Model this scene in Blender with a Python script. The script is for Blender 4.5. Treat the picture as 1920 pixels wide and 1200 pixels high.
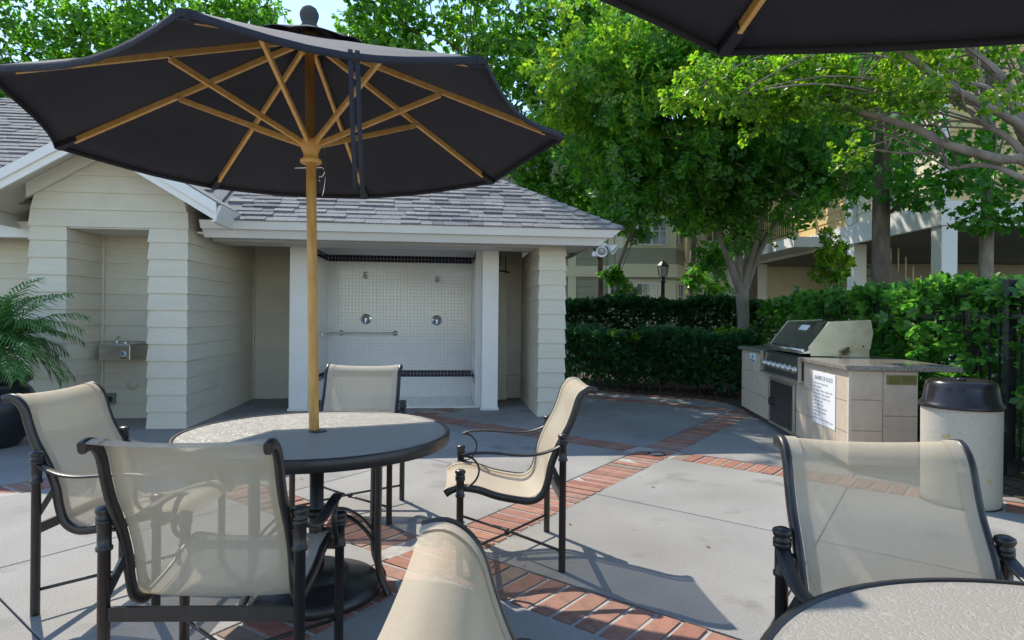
import bpy, math, random
import numpy as np
from mathutils import Vector, Matrix
R = math.radians
for o in list(bpy.data.objects): bpy.data.objects.remove(o)
scene = bpy.context.scene
col = scene.collection

# ---------------------------------------------------------------- camera, sky, sun, exposure
SUN_EL, SUN_AZ = 49.0, 39.0            # sun in front, to the left
cam = bpy.data.cameras.new('camera'); co = bpy.data.objects.new('camera', cam); col.objects.link(co)
cam.lens = 36 * 1190 / 1920; cam.sensor_width = 36; cam.clip_end = 600; cam.clip_start = 0.05
cam.shift_y = -8 / 1920
co.matrix_world = Matrix.Translation((0, 0, 1.25)) @ Matrix.Rotation(R(90), 4, 'X') @ Matrix.Rotation(R(0.55), 4, 'Z')
scene.camera = co
world = bpy.data.worlds.new('World'); scene.world = world; world.use_nodes = True
wn = world.node_tree.nodes; wl = world.node_tree.links
sky = wn.new('ShaderNodeTexSky'); sky.sky_type = 'NISHITA'; sky.sun_disc = False
sky.sun_elevation = R(SUN_EL); sky.sun_rotation = R(-SUN_AZ); sky.dust_density = 0.1; sky.ozone_density = 1.3
wl.new(sky.outputs[0], wn['Background'].inputs[0]); wn['Background'].inputs[1].default_value = 0.15
sl = bpy.data.lights.new('sun', 'SUN'); so = bpy.data.objects.new('sun', sl); col.objects.link(so)
sl.energy = 2.9; sl.angle = R(0.53); sl.color = (1, 0.92, 0.79)
sd = Vector((-math.sin(R(SUN_AZ)) * math.cos(R(SUN_EL)), math.cos(R(SUN_AZ)) * math.cos(R(SUN_EL)), math.sin(R(SUN_EL))))
so.rotation_euler = sd.to_track_quat('Z', 'Y').to_euler(); so.location = sd * 30
vs = scene.view_settings; vs.view_transform = 'Standard'; vs.look = 'None'; vs.exposure = 1.05; vs.gamma = 1; vs.use_curve_mapping = False
scene.render.engine = 'CYCLES'
scene.cycles.max_bounces = 8; scene.cycles.transparent_max_bounces = 12; scene.cycles.diffuse_bounces = 5; scene.cycles.transmission_bounces = 6

# ---------------------------------------------------------------- materials
MATS = {}
def pm(name, cols, scale=6.0, rough=0.6, bump=0.0, bscale=60.0, stretch=(1, 1, 1), metal=0.0, spec=0.5, rnd=0.0, detail=4.0,
       transl=0.0, transp=0.0, coat=0.0, bdist=0.01, island=False, sat=0.0, spots=None, tint=None, grain=0.0):
    m = bpy.data.materials.new(name); m.use_nodes = True
    n = m.node_tree.nodes; l = m.node_tree.links; b = n['Principled BSDF']; out = n['Material Output']
    tc = n.new('ShaderNodeTexCoord'); mp = n.new('ShaderNodeMapping'); mp.inputs['Scale'].default_value = stretch
    l.new(tc.outputs['Object'], mp.inputs[0])
    no = n.new('ShaderNodeTexNoise'); no.inputs['Scale'].default_value = scale; no.inputs['Detail'].default_value = detail
    l.new(mp.outputs[0], no.inputs['Vector'])
    fac = no.outputs['Fac']
    if island:
        g = n.new('ShaderNodeNewGeometry'); mx = n.new('ShaderNodeMath'); mx.operation = 'MULTIPLY_ADD'
        mx.inputs[1].default_value = 0.62; l.new(g.outputs['Random Per Island'], mx.inputs[0])
        sc = n.new('ShaderNodeMath'); sc.operation = 'MULTIPLY'; sc.inputs[1].default_value = 0.38; l.new(fac, sc.inputs[0]); l.new(sc.outputs[0], mx.inputs[2])
        fac = mx.outputs[0]
    rp = n.new('ShaderNodeValToRGB'); e = rp.color_ramp.elements
    lo, hi = (0.05, 0.95) if island else (0.3, 0.7)
    for i, c in enumerate(cols):
        p = lo + (hi - lo) * i / max(1, len(cols) - 1)
        el = e[i] if i < 2 else e.new(p)
        el.position = p; el.color = (*c, 1)
    l.new(fac, rp.inputs[0]); colr = rp.outputs[0]
    if rnd:
        oi = n.new('ShaderNodeObjectInfo'); hs = n.new('ShaderNodeHueSaturation'); mr = n.new('ShaderNodeMapRange')
        mr.inputs['To Min'].default_value = 1 - rnd; mr.inputs['To Max'].default_value = 1 + rnd
        l.new(oi.outputs['Random'], mr.inputs[0]); l.new(mr.outputs[0], hs.inputs['Value']); l.new(colr, hs.inputs['Color']); colr = hs.outputs[0]
    if tint:            # per object colour choice (bricks, shingles)
        oi2 = n.new('ShaderNodeObjectInfo'); r2 = n.new('ShaderNodeValToRGB'); r2.color_ramp.interpolation = 'CONSTANT'
        ee = r2.color_ramp.elements
        for i, c in enumerate(tint):
            el = ee[i] if i < 2 else ee.new(i / len(tint))
            el.position = i / len(tint); el.color = (*c, 1)
        l.new(oi2.outputs['Random'], r2.inputs[0])
        mm = n.new('ShaderNodeMix'); mm.data_type = 'RGBA'; mm.blend_type = 'MULTIPLY'; mm.inputs[0].default_value = 1
        l.new(r2.outputs[0], mm.inputs[6]); l.new(colr, mm.inputs[7]); colr = mm.outputs[2]
    if spots:           # stains with a shape of their own: (colour, scale, threshold, softness)
        n2 = n.new('ShaderNodeTexNoise'); n2.inputs['Scale'].default_value = spots[1]; n2.inputs['Detail'].default_value = 6
        l.new(tc.outputs['Object'], n2.inputs['Vector'])
        mr = n.new('ShaderNodeMapRange'); mr.inputs['From Min'].default_value = spots[2]; mr.inputs['From Max'].default_value = spots[2] + spots[3]
        l.new(n2.outputs['Fac'], mr.inputs[0])
        mm = n.new('ShaderNodeMix'); mm.data_type = 'RGBA'; l.new(mr.outputs[0], mm.inputs[0]); l.new(colr, mm.inputs[6]); mm.inputs[7].default_value = (*spots[0], 1); colr = mm.outputs[2]
    if grain:
        ng = n.new('ShaderNodeTexNoise'); ng.inputs['Scale'].default_value = 150; ng.inputs['Detail'].default_value = 3; l.new(tc.outputs['Object'], ng.inputs['Vector'])
        mr = n.new('ShaderNodeMapRange'); mr.inputs['From Min'].default_value = .3; mr.inputs['From Max'].default_value = .7; mr.inputs['To Min'].default_value = 1 - grain; mr.inputs['To Max'].default_value = 1 + grain
        l.new(ng.outputs['Fac'], mr.inputs[0]); hg = n.new('ShaderNodeHueSaturation'); l.new(mr.outputs[0], hg.inputs['Value']); l.new(colr, hg.inputs['Color']); colr = hg.outputs[0]
    l.new(colr, b.inputs['Base Color'])
    b.inputs['Roughness'].default_value = rough; b.inputs['Metallic'].default_value = metal; b.inputs['Specular IOR Level'].default_value = spec
    if coat: b.inputs['Coat Weight'].default_value = coat; b.inputs['Coat Roughness'].default_value = 0.15
    if bump:
        nb = n.new('ShaderNodeTexNoise'); nb.inputs['Scale'].default_value = bscale; nb.inputs['Detail'].default_value = 5
        l.new(mp.outputs[0], nb.inputs['Vector'])
        bp = n.new('ShaderNodeBump'); bp.inputs['Strength'].default_value = bump; bp.inputs['Distance'].default_value = bdist
        l.new(nb.outputs['Fac'], bp.inputs['Height']); l.new(bp.outputs[0], b.inputs['Normal'])
    sh = b.outputs[0]
    if transl:
        t = n.new('ShaderNodeBsdfTranslucent')
        hs2 = n.new('ShaderNodeHueSaturation'); hs2.inputs['Saturation'].default_value = 1 + sat * .3; hs2.inputs['Value'].default_value = 1.0 + sat * 3.2; l.new(colr, hs2.inputs['Color'])
        l.new(hs2.outputs[0], t.inputs[0])
        ms = n.new('ShaderNodeMixShader'); ms.inputs[0].default_value = transl; l.new(sh, ms.inputs[1]); l.new(t.outputs[0], ms.inputs[2]); sh = ms.outputs[0]
    if transp:
        t = n.new('ShaderNodeBsdfTransparent')
        ms = n.new('ShaderNodeMixShader'); ms.inputs[0].default_value = transp; l.new(sh, ms.inputs[1]); l.new(t.outputs[0], ms.inputs[2]); sh = ms.outputs[0]
    l.new(sh, out.inputs[0]); MATS[name] = m
    return m
M = MATS
pm('concrete', [(.215, .208, .192), (.262, .253, .236), (.31, .30, .28)], 1.1, .85, .35, 90, rnd=.06, detail=12, grain=.26, spots=((.16, .15, .135), 2.6, .585, .16), bdist=.004)
pm('mortar', [(.31, .295, .265), (.41, .39, .36)], 20, .9, .3, 80)
pm('joint', [(.05, .05, .048), (.08, .075, .07)], 9, .95)
pm('brick', [(.58, .58, .58), (.84, .83, .82), (.96, .92, .9)], 14, .85, .5, 120, bdist=.004, detail=8,
   grain=.2, tint=[(.35, .16, .11), (.39, .195, .14), (.32, .135, .092), (.36, .205, .152), (.40, .195, .135), (.28, .205, .162), (.35, .16, .11), (.33, .175, .125)])
pm('soil', [(.035, .024, .016), (.07, .05, .035), (.10, .07, .05)], 14, .95, .8, 40, bdist=.03)
pm('ground', [(.05, .06, .025), (.09, .09, .05), (.13, .11, .07)], .8, .95, .6, 20, detail=8, bdist=.03)
pm('siding', [(.65, .595, .475), (.69, .635, .51)], 3, .6, .5, 18, stretch=(1, 1, 6), rnd=.035, bdist=.006, grain=.07, spots=((.54, .475, .36), 1.7, .6, .25))
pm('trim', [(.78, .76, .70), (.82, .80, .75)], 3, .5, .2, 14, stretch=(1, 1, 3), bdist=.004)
pm('trim_shadow', [(.66, .62, .54), (.70, .66, .58)], 3, .6)  # trim copy with shade put into the colour, for soffits and recesses
pm('shingle', [(.55, .55, .55), (1, 1, 1), (1.35, 1.35, 1.35)], 60, .95, .6, 150, bdist=.004, detail=6,
   grain=.3, tint=[(.165, .165, .17), (.21, .208, .208), (.125, .127, .133), (.235, .232, .228), (.185, .184, .185), (.215, .213, .21)])
pm('shingle_mass', [(.12, .122, .128), (.18, .18, .182), (.23, .228, .226)], 30, .95, .6, 150, bdist=.004, detail=6)
pm('tile', [(.74, .73, .70), (.80, .79, .76)], 30, .12, .25, 6, bdist=.004)
pm('grout', [(.68, .67, .64), (.73, .72, .69)], 20, .9)
pm('dark_tile', [(.008, .009, .018), (.02, .022, .04)], 30, .12)
pm('fabric', [(.034, .036, .048), (.046, .049, .062)], 2.5, .95, .5, 26, transl=.04, bdist=.008, grain=.1, spots=((.045, .045, .05), 3, .58, .25))
pm('fabric_top', [(.075, .075, .08), (.10, .10, .103)], 4, .95, .3, 400, bdist=.002)
pm('fabric_grey', [(.055, .058, .065), (.08, .08, .085)], 6, .95, .3, 300)
pm('teak', [(.74, .40, .10), (.84, .49, .15), (.88, .56, .21)], 5, .35, .25, 30, stretch=(6, 6, 6), bdist=.003, rnd=.05)
pm('pole_wood', [(.50, .255, .06), (.62, .34, .095), (.70, .43, .15)], 7, .5, .3, 40, stretch=(6, 6, 1), bdist=.003)
pm('metal', [(.016, .014, .013), (.028, .024, .022)], 20, .38, .06, 200, spec=.6, bdist=.002)
pm('sling', [(.67, .575, .42), (.73, .635, .475)], 5, .8, .35, 420, transl=.34, transp=.26, grain=.04, bdist=.002)
pm('sling_hem', [(.56, .50, .395), (.62, .555, .445)], 3, .85, .3, 420, transl=.25, transp=.12)
pm('stainless', [(.50, .48, .42), (.62, .60, .55)], 5, .28, .1, 60, stretch=(1, 12, 12), metal=.9, bdist=.002)
pm('stainless_stained', [(.52, .47, .30), (.63, .58, .42), (.42, .36, .2)], 4, .36, .1, 60, metal=.65, bdist=.002, spots=((.10, .07, .035), 5, .63, .12))
pm('chrome', [(.75, .75, .76), (.8, .8, .82)], 5, .12, metal=1)
pm('grill_black', [(.012, .012, .013), (.03, .03, .031)], 10, .32, .1, 60, bdist=.003)
pm('hood', [(.10, .10, .10), (.16, .16, .16), (.07, .07, .072)], 9, .17, .05, 80, metal=.7, spots=((.25, .24, .2), 22, .68, .05))
pm('granite', [(.16, .14, .12), (.33, .30, .25), (.10, .09, .085), (.42, .38, .31)], 70, .18, detail=3)
pm('tan_tile', [(.50, .41, .315), (.58, .485, .375)], 12, .5, .15, 60, rnd=.04, bdist=.003)
pm('tan_grout', [(.56, .49, .40), (.61, .54, .44)], 12, .9)
pm('sign_white', [(.78, .80, .82), (.82, .83, .85)], 4, .4)
pm('ink', [(.015, .018, .03), (.02, .022, .035)], 4, .5)
pm('blue_ink', [(.03, .25, .45), (.05, .35, .55)], 30, .4)
pm('olive', [(.16, .14, .03), (.22, .19, .05)], 12, .5)
pm('can_body', [(.40, .37, .30), (.48, .44, .365), (.44, .41, .335)], 40, .7, .35, 110, spots=((.48, .32, .13), 8, .655, .04), bdist=.003)
pm('can_lid', [(.014, .011, .011), (.03, .024, .024)], 7, .22, .08, 40, bdist=.003)
pm('iron', [(.012, .013, .015), (.02, .021, .024)], 8, .5)
pm('bark', [(.15, .115, .085), (.24, .19, .15), (.32, .27, .22)], 9, .9, .9, 30, stretch=(1, 1, .35), bdist=.02)
pm('bark_pale', [(.17, .135, .11), (.25, .205, .17), (.31, .26, .22)], 7, .9, .7, 30, stretch=(1, 1, .4), bdist=.015)
pm('bark_dark', [(.07, .05, .035), (.12, .09, .065), (.17, .13, .10)], 9, .95, .9, 30, stretch=(1, 1, .35), bdist=.02)
LEAF = dict(rough=.33, island=True, spec=.6, sat=.25)
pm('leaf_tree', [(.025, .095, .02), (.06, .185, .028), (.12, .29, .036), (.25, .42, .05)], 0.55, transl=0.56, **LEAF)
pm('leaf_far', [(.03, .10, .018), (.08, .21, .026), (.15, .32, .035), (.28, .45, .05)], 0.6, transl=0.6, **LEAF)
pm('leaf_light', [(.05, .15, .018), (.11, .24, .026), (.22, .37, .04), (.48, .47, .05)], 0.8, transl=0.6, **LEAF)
pm('leaf_maple', [(.03, .13, .016), (.065, .22, .025), (.12, .31, .035)], 0.8, transl=0.56, **LEAF)
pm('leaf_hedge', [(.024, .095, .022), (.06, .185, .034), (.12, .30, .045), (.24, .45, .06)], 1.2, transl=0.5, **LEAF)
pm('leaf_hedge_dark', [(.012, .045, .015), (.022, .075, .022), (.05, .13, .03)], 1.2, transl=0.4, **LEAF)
pm('leaf_palm', [(.035, .13, .03), (.08, .215, .045), (.15, .31, .065)], 3, rough=.4, island=True, transl=.35, sat=.15)
pm('dry_leaf', [(.12, .06, .025), (.22, .12, .05), (.30, .2, .1)], 3, rough=.8, island=True)
pm('pot', [(.014, .013, .016), (.025, .023, .027)], 6, .3)
pm('yellow_siding', [(.62, .45, .19), (.68, .50, .23)], 3, .6, .3, 15, stretch=(1, 1, 5))
pm('cream', [(.76, .69, .51), (.81, .74, .56)], 2, .65, .2, 20)
pm('grey_siding', [(.34, .325, .25), (.39, .37, .29)], 2, .65, .2, 20)
pm('white_paint', [(.76, .75, .71), (.80, .79, .75)], 2, .55)
pm('dark_soffit', [(.22, .20, .18), (.26, .24, .21)], 2, .8)
pm('pane', [(.035, .042, .045), (.06, .068, .07)], 1.5, .08, spec=.8)
pm('lamp_glass', [(.5, .5, .46), (.6, .6, .55)], 9, .2, transl=.3)
pm('white_plastic', [(.72, .73, .74), (.78, .79, .80)], 6, .35)
pm('grey_box', [(.16, .17, .17), (.22, .23, .23)], 6, .5)

def glass_mat():
    m = bpy.data.materials.new('table_glass'); m.use_nodes = True; n = m.node_tree.nodes; l = m.node_tree.links; b = n['Principled BSDF']
    tc = n.new('ShaderNodeTexCoord'); w = n.new('ShaderNodeTexNoise'); w.inputs['Scale'].default_value = 9; w.inputs['Detail'].default_value = 2
    l.new(tc.outputs['Object'], w.inputs['Vector'])
    ad = n.new('ShaderNodeMix'); ad.data_type = 'RGBA'; ad.inputs[0].default_value = .12; l.new(tc.outputs['Object'], ad.inputs[6]); l.new(w.outputs['Color'], ad.inputs[7])
    v = n.new('ShaderNodeTexVoronoi'); v.feature = 'DISTANCE_TO_EDGE'; v.inputs['Scale'].default_value = 78; l.new(ad.outputs[2], v.inputs['Vector'])
    cr = n.new('ShaderNodeMapRange'); cr.inputs['From Max'].default_value = .12; l.new(v.outputs['Distance'], cr.inputs[0])
    bp = n.new('ShaderNodeBump'); bp.inputs['Strength'].default_value = .4; bp.inputs['Distance'].default_value = .004; l.new(cr.outputs[0], bp.inputs['Height']); l.new(bp.outputs[0], b.inputs['Normal'])
    mc = n.new('ShaderNodeMix'); mc.data_type = 'RGBA'; l.new(cr.outputs[0], mc.inputs[0]); mc.inputs[6].default_value = (.66, .62, .56, 1); mc.inputs[7].default_value = (.52, .485, .44, 1); l.new(mc.outputs[2], b.inputs['Base Color']); b.inputs['Roughness'].default_value = .36; b.inputs['Specular IOR Level'].default_value = .7
    t = n.new('ShaderNodeBsdfTransparent'); t.inputs[0].default_value = (.75, .8, .78, 1)
    ms = n.new('ShaderNodeMixShader'); ms.inputs[0].default_value = .42; l.new(b.outputs[0], ms.inputs[1]); l.new(t.outputs[0], ms.inputs[2]); l.new(ms.outputs[0], n['Material Output'].inputs[0])
    M['table_glass'] = m
glass_mat()

# ---------------------------------------------------------------- mesh helpers
def tag(o, label=None, cat=None, group=None, kind=None):
    if label: o['label'] = label
    if cat: o['category'] = cat
    if group: o['group'] = group
    if kind: o['kind'] = kind
    return o
def empty(name, loc=(0, 0, 0), rz=0.0, label=None, cat=None, group=None):
    o = bpy.data.objects.new(name, None); o.empty_display_size = .1; col.objects.link(o)
    o.location = loc; o.rotation_euler = (0, 0, rz); tag(o, label, cat, group)
    return o
def link(name, me, parent=None):
    o = bpy.data.objects.new(name, me); col.objects.link(o)
    if parent is not None: o.parent = parent
    return o
class MB:
    def __init__(s): s.v = []; s.f = []; s.sm = []
    def add(s, vs, fs, sm=False):
        k = len(s.v); s.v += [tuple(p) for p in vs]; s.f += [tuple(i + k for i in f) for f in fs]; s.sm += [sm] * len(fs); return s
    def hexa(s, b, t):      # bottom quad (ccw from above), top quad
        return s.add(list(b) + list(t), [(3, 2, 1, 0), (4, 5, 6, 7), (0, 1, 5, 4), (1, 2, 6, 5), (2, 3, 7, 6), (3, 0, 4, 7)])
    def box(s, x0, x1, y0, y1, z0, z1):
        return s.hexa([(x0, y0, z0), (x1, y0, z0), (x1, y1, z0), (x0, y1, z0)], [(x0, y0, z1), (x1, y0, z1), (x1, y1, z1), (x0, y1, z1)])
    def bar(s, p0, p1, w, h, up=(0, 0, 1)):
        p0, p1 = Vector(p0), Vector(p1); d = (p1 - p0).normalized(); u = Vector(up)
        if abs(d.dot(u)) > .98: u = Vector((0, 1, 0))
        r = d.cross(u).normalized(); u = r.cross(d)
        q = lambda p: [p - r * w / 2 - u * h / 2, p + r * w / 2 - u * h / 2, p + r * w / 2 + u * h / 2, p - r * w / 2 + u * h / 2]
        return s.hexa(q(p0), q(p1))
    def sweep(s, pts, sec, up=(0, 0, 1), side=None, sm=True):   # sweep section list of (a,b) offsets along a polyline
        P = [Vector(p) for p in pts]; k = len(sec); rings = []
        for i, p in enumerate(P):
            d = (P[min(i + 1, len(P) - 1)] - P[max(i - 1, 0)]).normalized()
            if side is not None: r = Vector(side); u = r.cross(d).normalized()
            else:
                u = Vector(up)
                if abs(d.dot(u)) > .95: u = Vector((0, 1, 0))
                r = d.cross(u).normalized(); u = r.cross(d)
            sc = sec if not callable(sec) else sec(i)
            rings.append([p + r * a + u * b for a, b in sc])
        vs = [v for rg in rings for v in rg]; n = len(P)
        fs = [(i * k + j, i * k + (j + 1) % k, (i + 1) * k + (j + 1) % k, (i + 1) * k + j) for i in range(n - 1) for j in range(k)]
        s.add(vs, fs, sm)
        s.f += [tuple(range(len(s.v) - n * k, len(s.v) - n * k + k))[::-1], tuple(range(len(s.v) - k, len(s.v)))]; s.sm += [False, False]
        return s
    def tube(s, pts, rad, n=8, sm=True):
        rr = rad if isinstance(rad, (list, tuple)) else [rad] * len(pts)
        P = [Vector(p) for p in pts]; k0 = len(s.v); u = None
        for i, p in enumerate(P):
            d = (P[min(i + 1, len(P) - 1)] - P[max(i - 1, 0)]).normalized()
            if u is None: u = d.orthogonal().normalized()
            u = (u - d * u.dot(d)).normalized(); w = d.cross(u)
            for j in range(n):
                a = 2 * math.pi * j / n; s.v.append(tuple(p + (u * math.cos(a) + w * math.sin(a)) * rr[i]))
        for i in range(len(P) - 1):
            for j in range(n):
                s.f.append((k0 + i * n + j, k0 + i * n + (j + 1) % n, k0 + (i + 1) * n + (j + 1) % n, k0 + (i + 1) * n + j)); s.sm.append(sm)
        e = k0 + (len(P) - 1) * n
        s.f += [tuple(range(k0, k0 + n))[::-1], tuple(range(e, e + n))]; s.sm += [False, False]
        return s
    def lathe(s, prof, c=(0, 0, 0), n=24, sm=True, axis='z'):
        k0 = len(s.v)
        for r, z in prof:
            for j in range(n):
                a = 2 * math.pi * j / n
                p = (r * math.cos(a), r * math.sin(a), z)
                if axis == 'y': p = (r * math.cos(a), z, r * math.sin(a))
                s.v.append((c[0] + p[0], c[1] + p[1], c[2] + p[2]))
        fl = axis == 'y'
        for i in range(len(prof) - 1):
            for j in range(n):
                q = (k0 + i * n + j, k0 + i * n + (j + 1) % n, k0 + (i + 1) * n + (j + 1) % n, k0 + (i + 1) * n + j)
                s.f.append(q[::-1] if fl else q); s.sm.append(sm)
        if prof[0][0] > 1e-4: s.f.append(tuple(range(k0, k0 + n))[::-1]); s.sm.append(False)
        e = k0 + (len(prof) - 1) * n
        if prof[-1][0] > 1e-4: s.f.append(tuple(range(e, e + n))); s.sm.append(False)
        return s
    def prism(s, poly, z0, z1):
        n = len(poly); vs = [(x, y, z0) for x, y in poly] + [(x, y, z1) for x, y in poly]
        return s.add(vs, [tuple(range(n))[::-1], tuple(range(n, 2 * n))] + [(i, (i + 1) % n, (i + 1) % n + n, i + n) for i in range(n)])
    def quad(s, a, b, c, d): return s.add([a, b, c, d], [(0, 1, 2, 3)])
    def mesh(s, name, mat):
        me = bpy.data.meshes.new(name); me.from_pydata(s.v, [], s.f)
        if any(s.sm): me.polygons.foreach_set('use_smooth', s.sm)
        me.materials.append(M[mat] if isinstance(mat, str) else mat); me.update(); return me
    def build(s, name, mat, parent=None, bevel=0.0):
        o = link(name, s.mesh(name, mat), parent)
        if bevel:
            b = o.modifiers.new('bevel', 'BEVEL'); b.width = bevel; b.segments = 2; b.limit_method = 'ANGLE'; b.angle_limit = R(40)
        return o
def copy_tree(o, parent=None):
    c = o.copy(); col.objects.link(c)
    if parent is not None: c.parent = parent
    for ch in list(o.children): copy_tree(ch, c)
    return c
def spline(pts, n=6):
    P = [Vector(p) for p in pts]; out = []
    for i in range(len(P) - 1):
        a, b, c, d = P[max(i - 1, 0)], P[i], P[i + 1], P[min(i + 2, len(P) - 1)]
        for k in range(n):
            t = k / n
            out.append(.5 * ((2 * b) + (c - a) * t + (2 * a - 5 * b + 4 * c - d) * t * t + (3 * b - a - 3 * c + d) * t ** 3))
    out.append(P[-1]); return out
def rsec(w, h, n=8):    # rounded section
    return [(w / 2 * math.copysign(abs(math.cos(a)) ** .6, math.cos(a)), h / 2 * math.copysign(abs(math.sin(a)) ** .6, math.sin(a))) for a in [2 * math.pi * (j + .5) / n for j in range(n)]]
def text(name, body, size, mat, parent, loc, rot):
    cu = bpy.data.curves.new(name, 'FONT'); cu.body = body; cu.size = size; cu.extrude = .0004; cu.align_x = 'CENTER'
    t = bpy.data.objects.new('tmp', cu); col.objects.link(t); bpy.context.view_layer.update()
    me = bpy.data.meshes.new_from_object(t.evaluated_get(bpy.context.evaluated_depsgraph_get())); bpy.data.objects.remove(t)
    me.materials.clear(); me.materials.append(M[mat]); me.name = name
    o = link(name, me, parent); o.location = loc; o.rotation_euler = rot; return o
rng = random.Random(7)

# ---------------------------------------------------------------- ground and patio
m = MB(); m.quad((-150, -60, -.09), (150, -60, -.09), (150, 260, -.09), (-150, 260, -.09)); tag(m.build('ground', 'ground'), kind='structure')
dA = Vector((math.cos(R(56)), math.sin(R(56)))); nA = Vector((math.sin(R(56)), -math.cos(R(56))))
dB = Vector((math.cos(R(-38.5)), math.sin(R(-38.5)))); nB = Vector((math.sin(R(38.5)), math.cos(R(38.5))))
A0, AS, B0, BS, HW = -2.17, 3.22, 2.33, 3.10, .165
patio_mb = MB(); patio_mb.box(-8.5, 4.0, -3.5, 11.6, -.08, -.012)
patio = tag(patio_mb.build('patio', 'joint'), kind='structure')
def split(poly, n, c):
    a, b = [], []
    for i, p in enumerate(poly):
        q = poly[(i + 1) % len(poly)]; dp, dq = p.dot(n) - c, q.dot(n) - c
        (a if dp <= 0 else b).append(p)
        if dp * dq < 0:
            t = dp / (dp - dq); x = p + (q - p) * t; a.append(x); b.append(x)
    return (a if len(a) > 2 else None), (b if len(b) > 2 else None)
def area(p): return abs(sum(p[i].x * p[(i + 1) % len(p)].y - p[(i + 1) % len(p)].x * p[i].y for i in range(len(p)))) / 2
def inset(poly, d):
    c = sum(poly, Vector((0, 0))) / len(poly); out = []
    n = len(poly)
    for i in range(n):
        p, a, b = poly[i], poly[i - 1], poly[(i + 1) % n]
        e1 = (p - a).normalized(); e2 = (b - p).normalized()
        n1 = Vector((-e1.y, e1.x)); n2 = Vector((-e2.y, e2.x)); bis = n1 + n2
        k = bis.length
        out.append(p + bis / max(k * k / 2, .3) * d if k > .01 else p)
    return out
polys = [[Vector(p) for p in ((-8.5, -3.5), (4.0, -3.5), (4.0, 11.6), (-8.5, 11.6))]]
lines = []
for k in range(-4, 5):
    c = A0 + AS / 2 * k
    lines += [(nA, c - HW), (nA, c + HW)] if k % 2 == 0 else [(nA, c)]
    c = B0 + BS / 2 * k
    lines += [(nB, c - HW), (nB, c + HW)] if k % 2 == 0 else [(nB, c)]
for n_, c_ in lines:
    nxt = []
    for p in polys:
        a, b = split(p, n_, c_); nxt += [q for q in (a, b) if q]
    polys = nxt
def band(off): # distance to nearest band centre
    return off
def inA(p): v = p.dot(nA) - A0; return abs(v - AS * round(v / AS)) < HW - .002
def inB(p): v = p.dot(nB) - B0; return abs(v - BS * round(v / BS)) < HW - .002
for p in polys:
    if area(p) < .03: continue
    c = sum(p, Vector((0, 0))) / len(p)
    if inA(c) or inB(c): continue
    q = inset(p, .004)
    z = rng.uniform(-.001, .001)
    mb = MB(); mb.prism(q, -.07, z); mb.build('concrete_slab', 'concrete', patio, bevel=.003)
# brick bands: each brick a part; the mortar bed lies under them
PITCH = .112; BW = .095
bm_ = MB(); bm_.hexa([(-BW / 2, -.156, -.05), (BW / 2, -.156, -.05), (BW / 2, .156, -.05), (-BW / 2, .156, -.05)],
                     [(-BW / 2 + .002, -.154, -.0005), (BW / 2 - .002, -.154, -.0005), (BW / 2 - .002, .154, -.0005), (-BW / 2 + .002, .154, -.0005)])
brick_me = bm_.mesh('brick', 'brick')
bricks = []
for k in range(-3, 4):      # A bands run through, B bands are cut by them
    for i in range(-90, 150):
        p = nA * (A0 + AS * k) + dA * (i * PITCH)
        bricks.append((p, 56, None))
for k in range(-3, 4):
    for i in range(-110, 110):
        p = nB * (B0 + BS * k) + dB * (i * PITCH)
        v = p.dot(nA) - A0; v = abs(v - AS * round(v / AS))
        if v < HW + BW / 2 + .004: continue
        bricks.append((p, -38.5, None))
def vis(p, lim=.98):    # inside the photograph's field on the ground
    return p.y > 1.4 and abs(p.x) / p.y < lim
bricks = [b for b in bricks if -8.3 < b[0].x < 3.9 and -3.3 < b[0].y < 11.4]
bricks.sort(key=lambda b: (not vis(b[0]), b[0].length))
rest = MB()
for i, (p, a, _) in enumerate(bricks):
    if i < 300:
        o = link('brick', brick_me, patio); o.location = (p.x, p.y, rng.uniform(-.004, .003)); o.rotation_euler = (rng.uniform(-.006, .006), rng.uniform(-.01, .01), R(a) + rng.uniform(-.008, .008))
    else:
        T = Matrix.Translation((p.x, p.y, -.001)) @ Matrix.Rotation(R(a), 4, 'Z')
        rest.add([T @ Vector(v) for v in bm_.v], bm_.f)
pm('brick_mass', [(.22, .09, .06), (.33, .155, .11), (.28, .145, .11)], 6, .85, .4, 100, bdist=.004)
tag(rest.build('brick_course', 'brick_mass', patio), kind='stuff')
mb = MB()
for k in range(-3, 4):
    for n_, d_, c0 in ((nA, dA, A0 + AS * k), (nB, dB, B0 + BS * k)):
        P = [Vector(p) for p in ((-8.4, -3.4), (3.9, -3.4), (3.9, 11.5), (-8.4, 11.5))]
        P = split(P, n_, c0 + HW - .004)[0]; P = split(P, n_, c0 - HW + .004)[1] if P else None
        if P: mb.prism(P, -.011 - (.002 if n_ is nB else 0), -.004 - (.002 if n_ is nB else 0))
mb.build('mortar_bed', 'mortar', patio)
# planting beds
bed = [(.85, 13.6), (.85, 11.75), (1.35, 10.75), (1.95, 10.18), (2.82, 9.76), (3.12, 9.35), (3.18, 8.72), (3.62, 8.7), (3.55, 4.6), (3.75, 3.0), (3.9, -1), (9, -1), (9, 13.6)]
mb = MB(); mb.prism(bed, -.08, .012); tag(mb.build('planting_bed', 'soil'), kind='structure')
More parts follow.
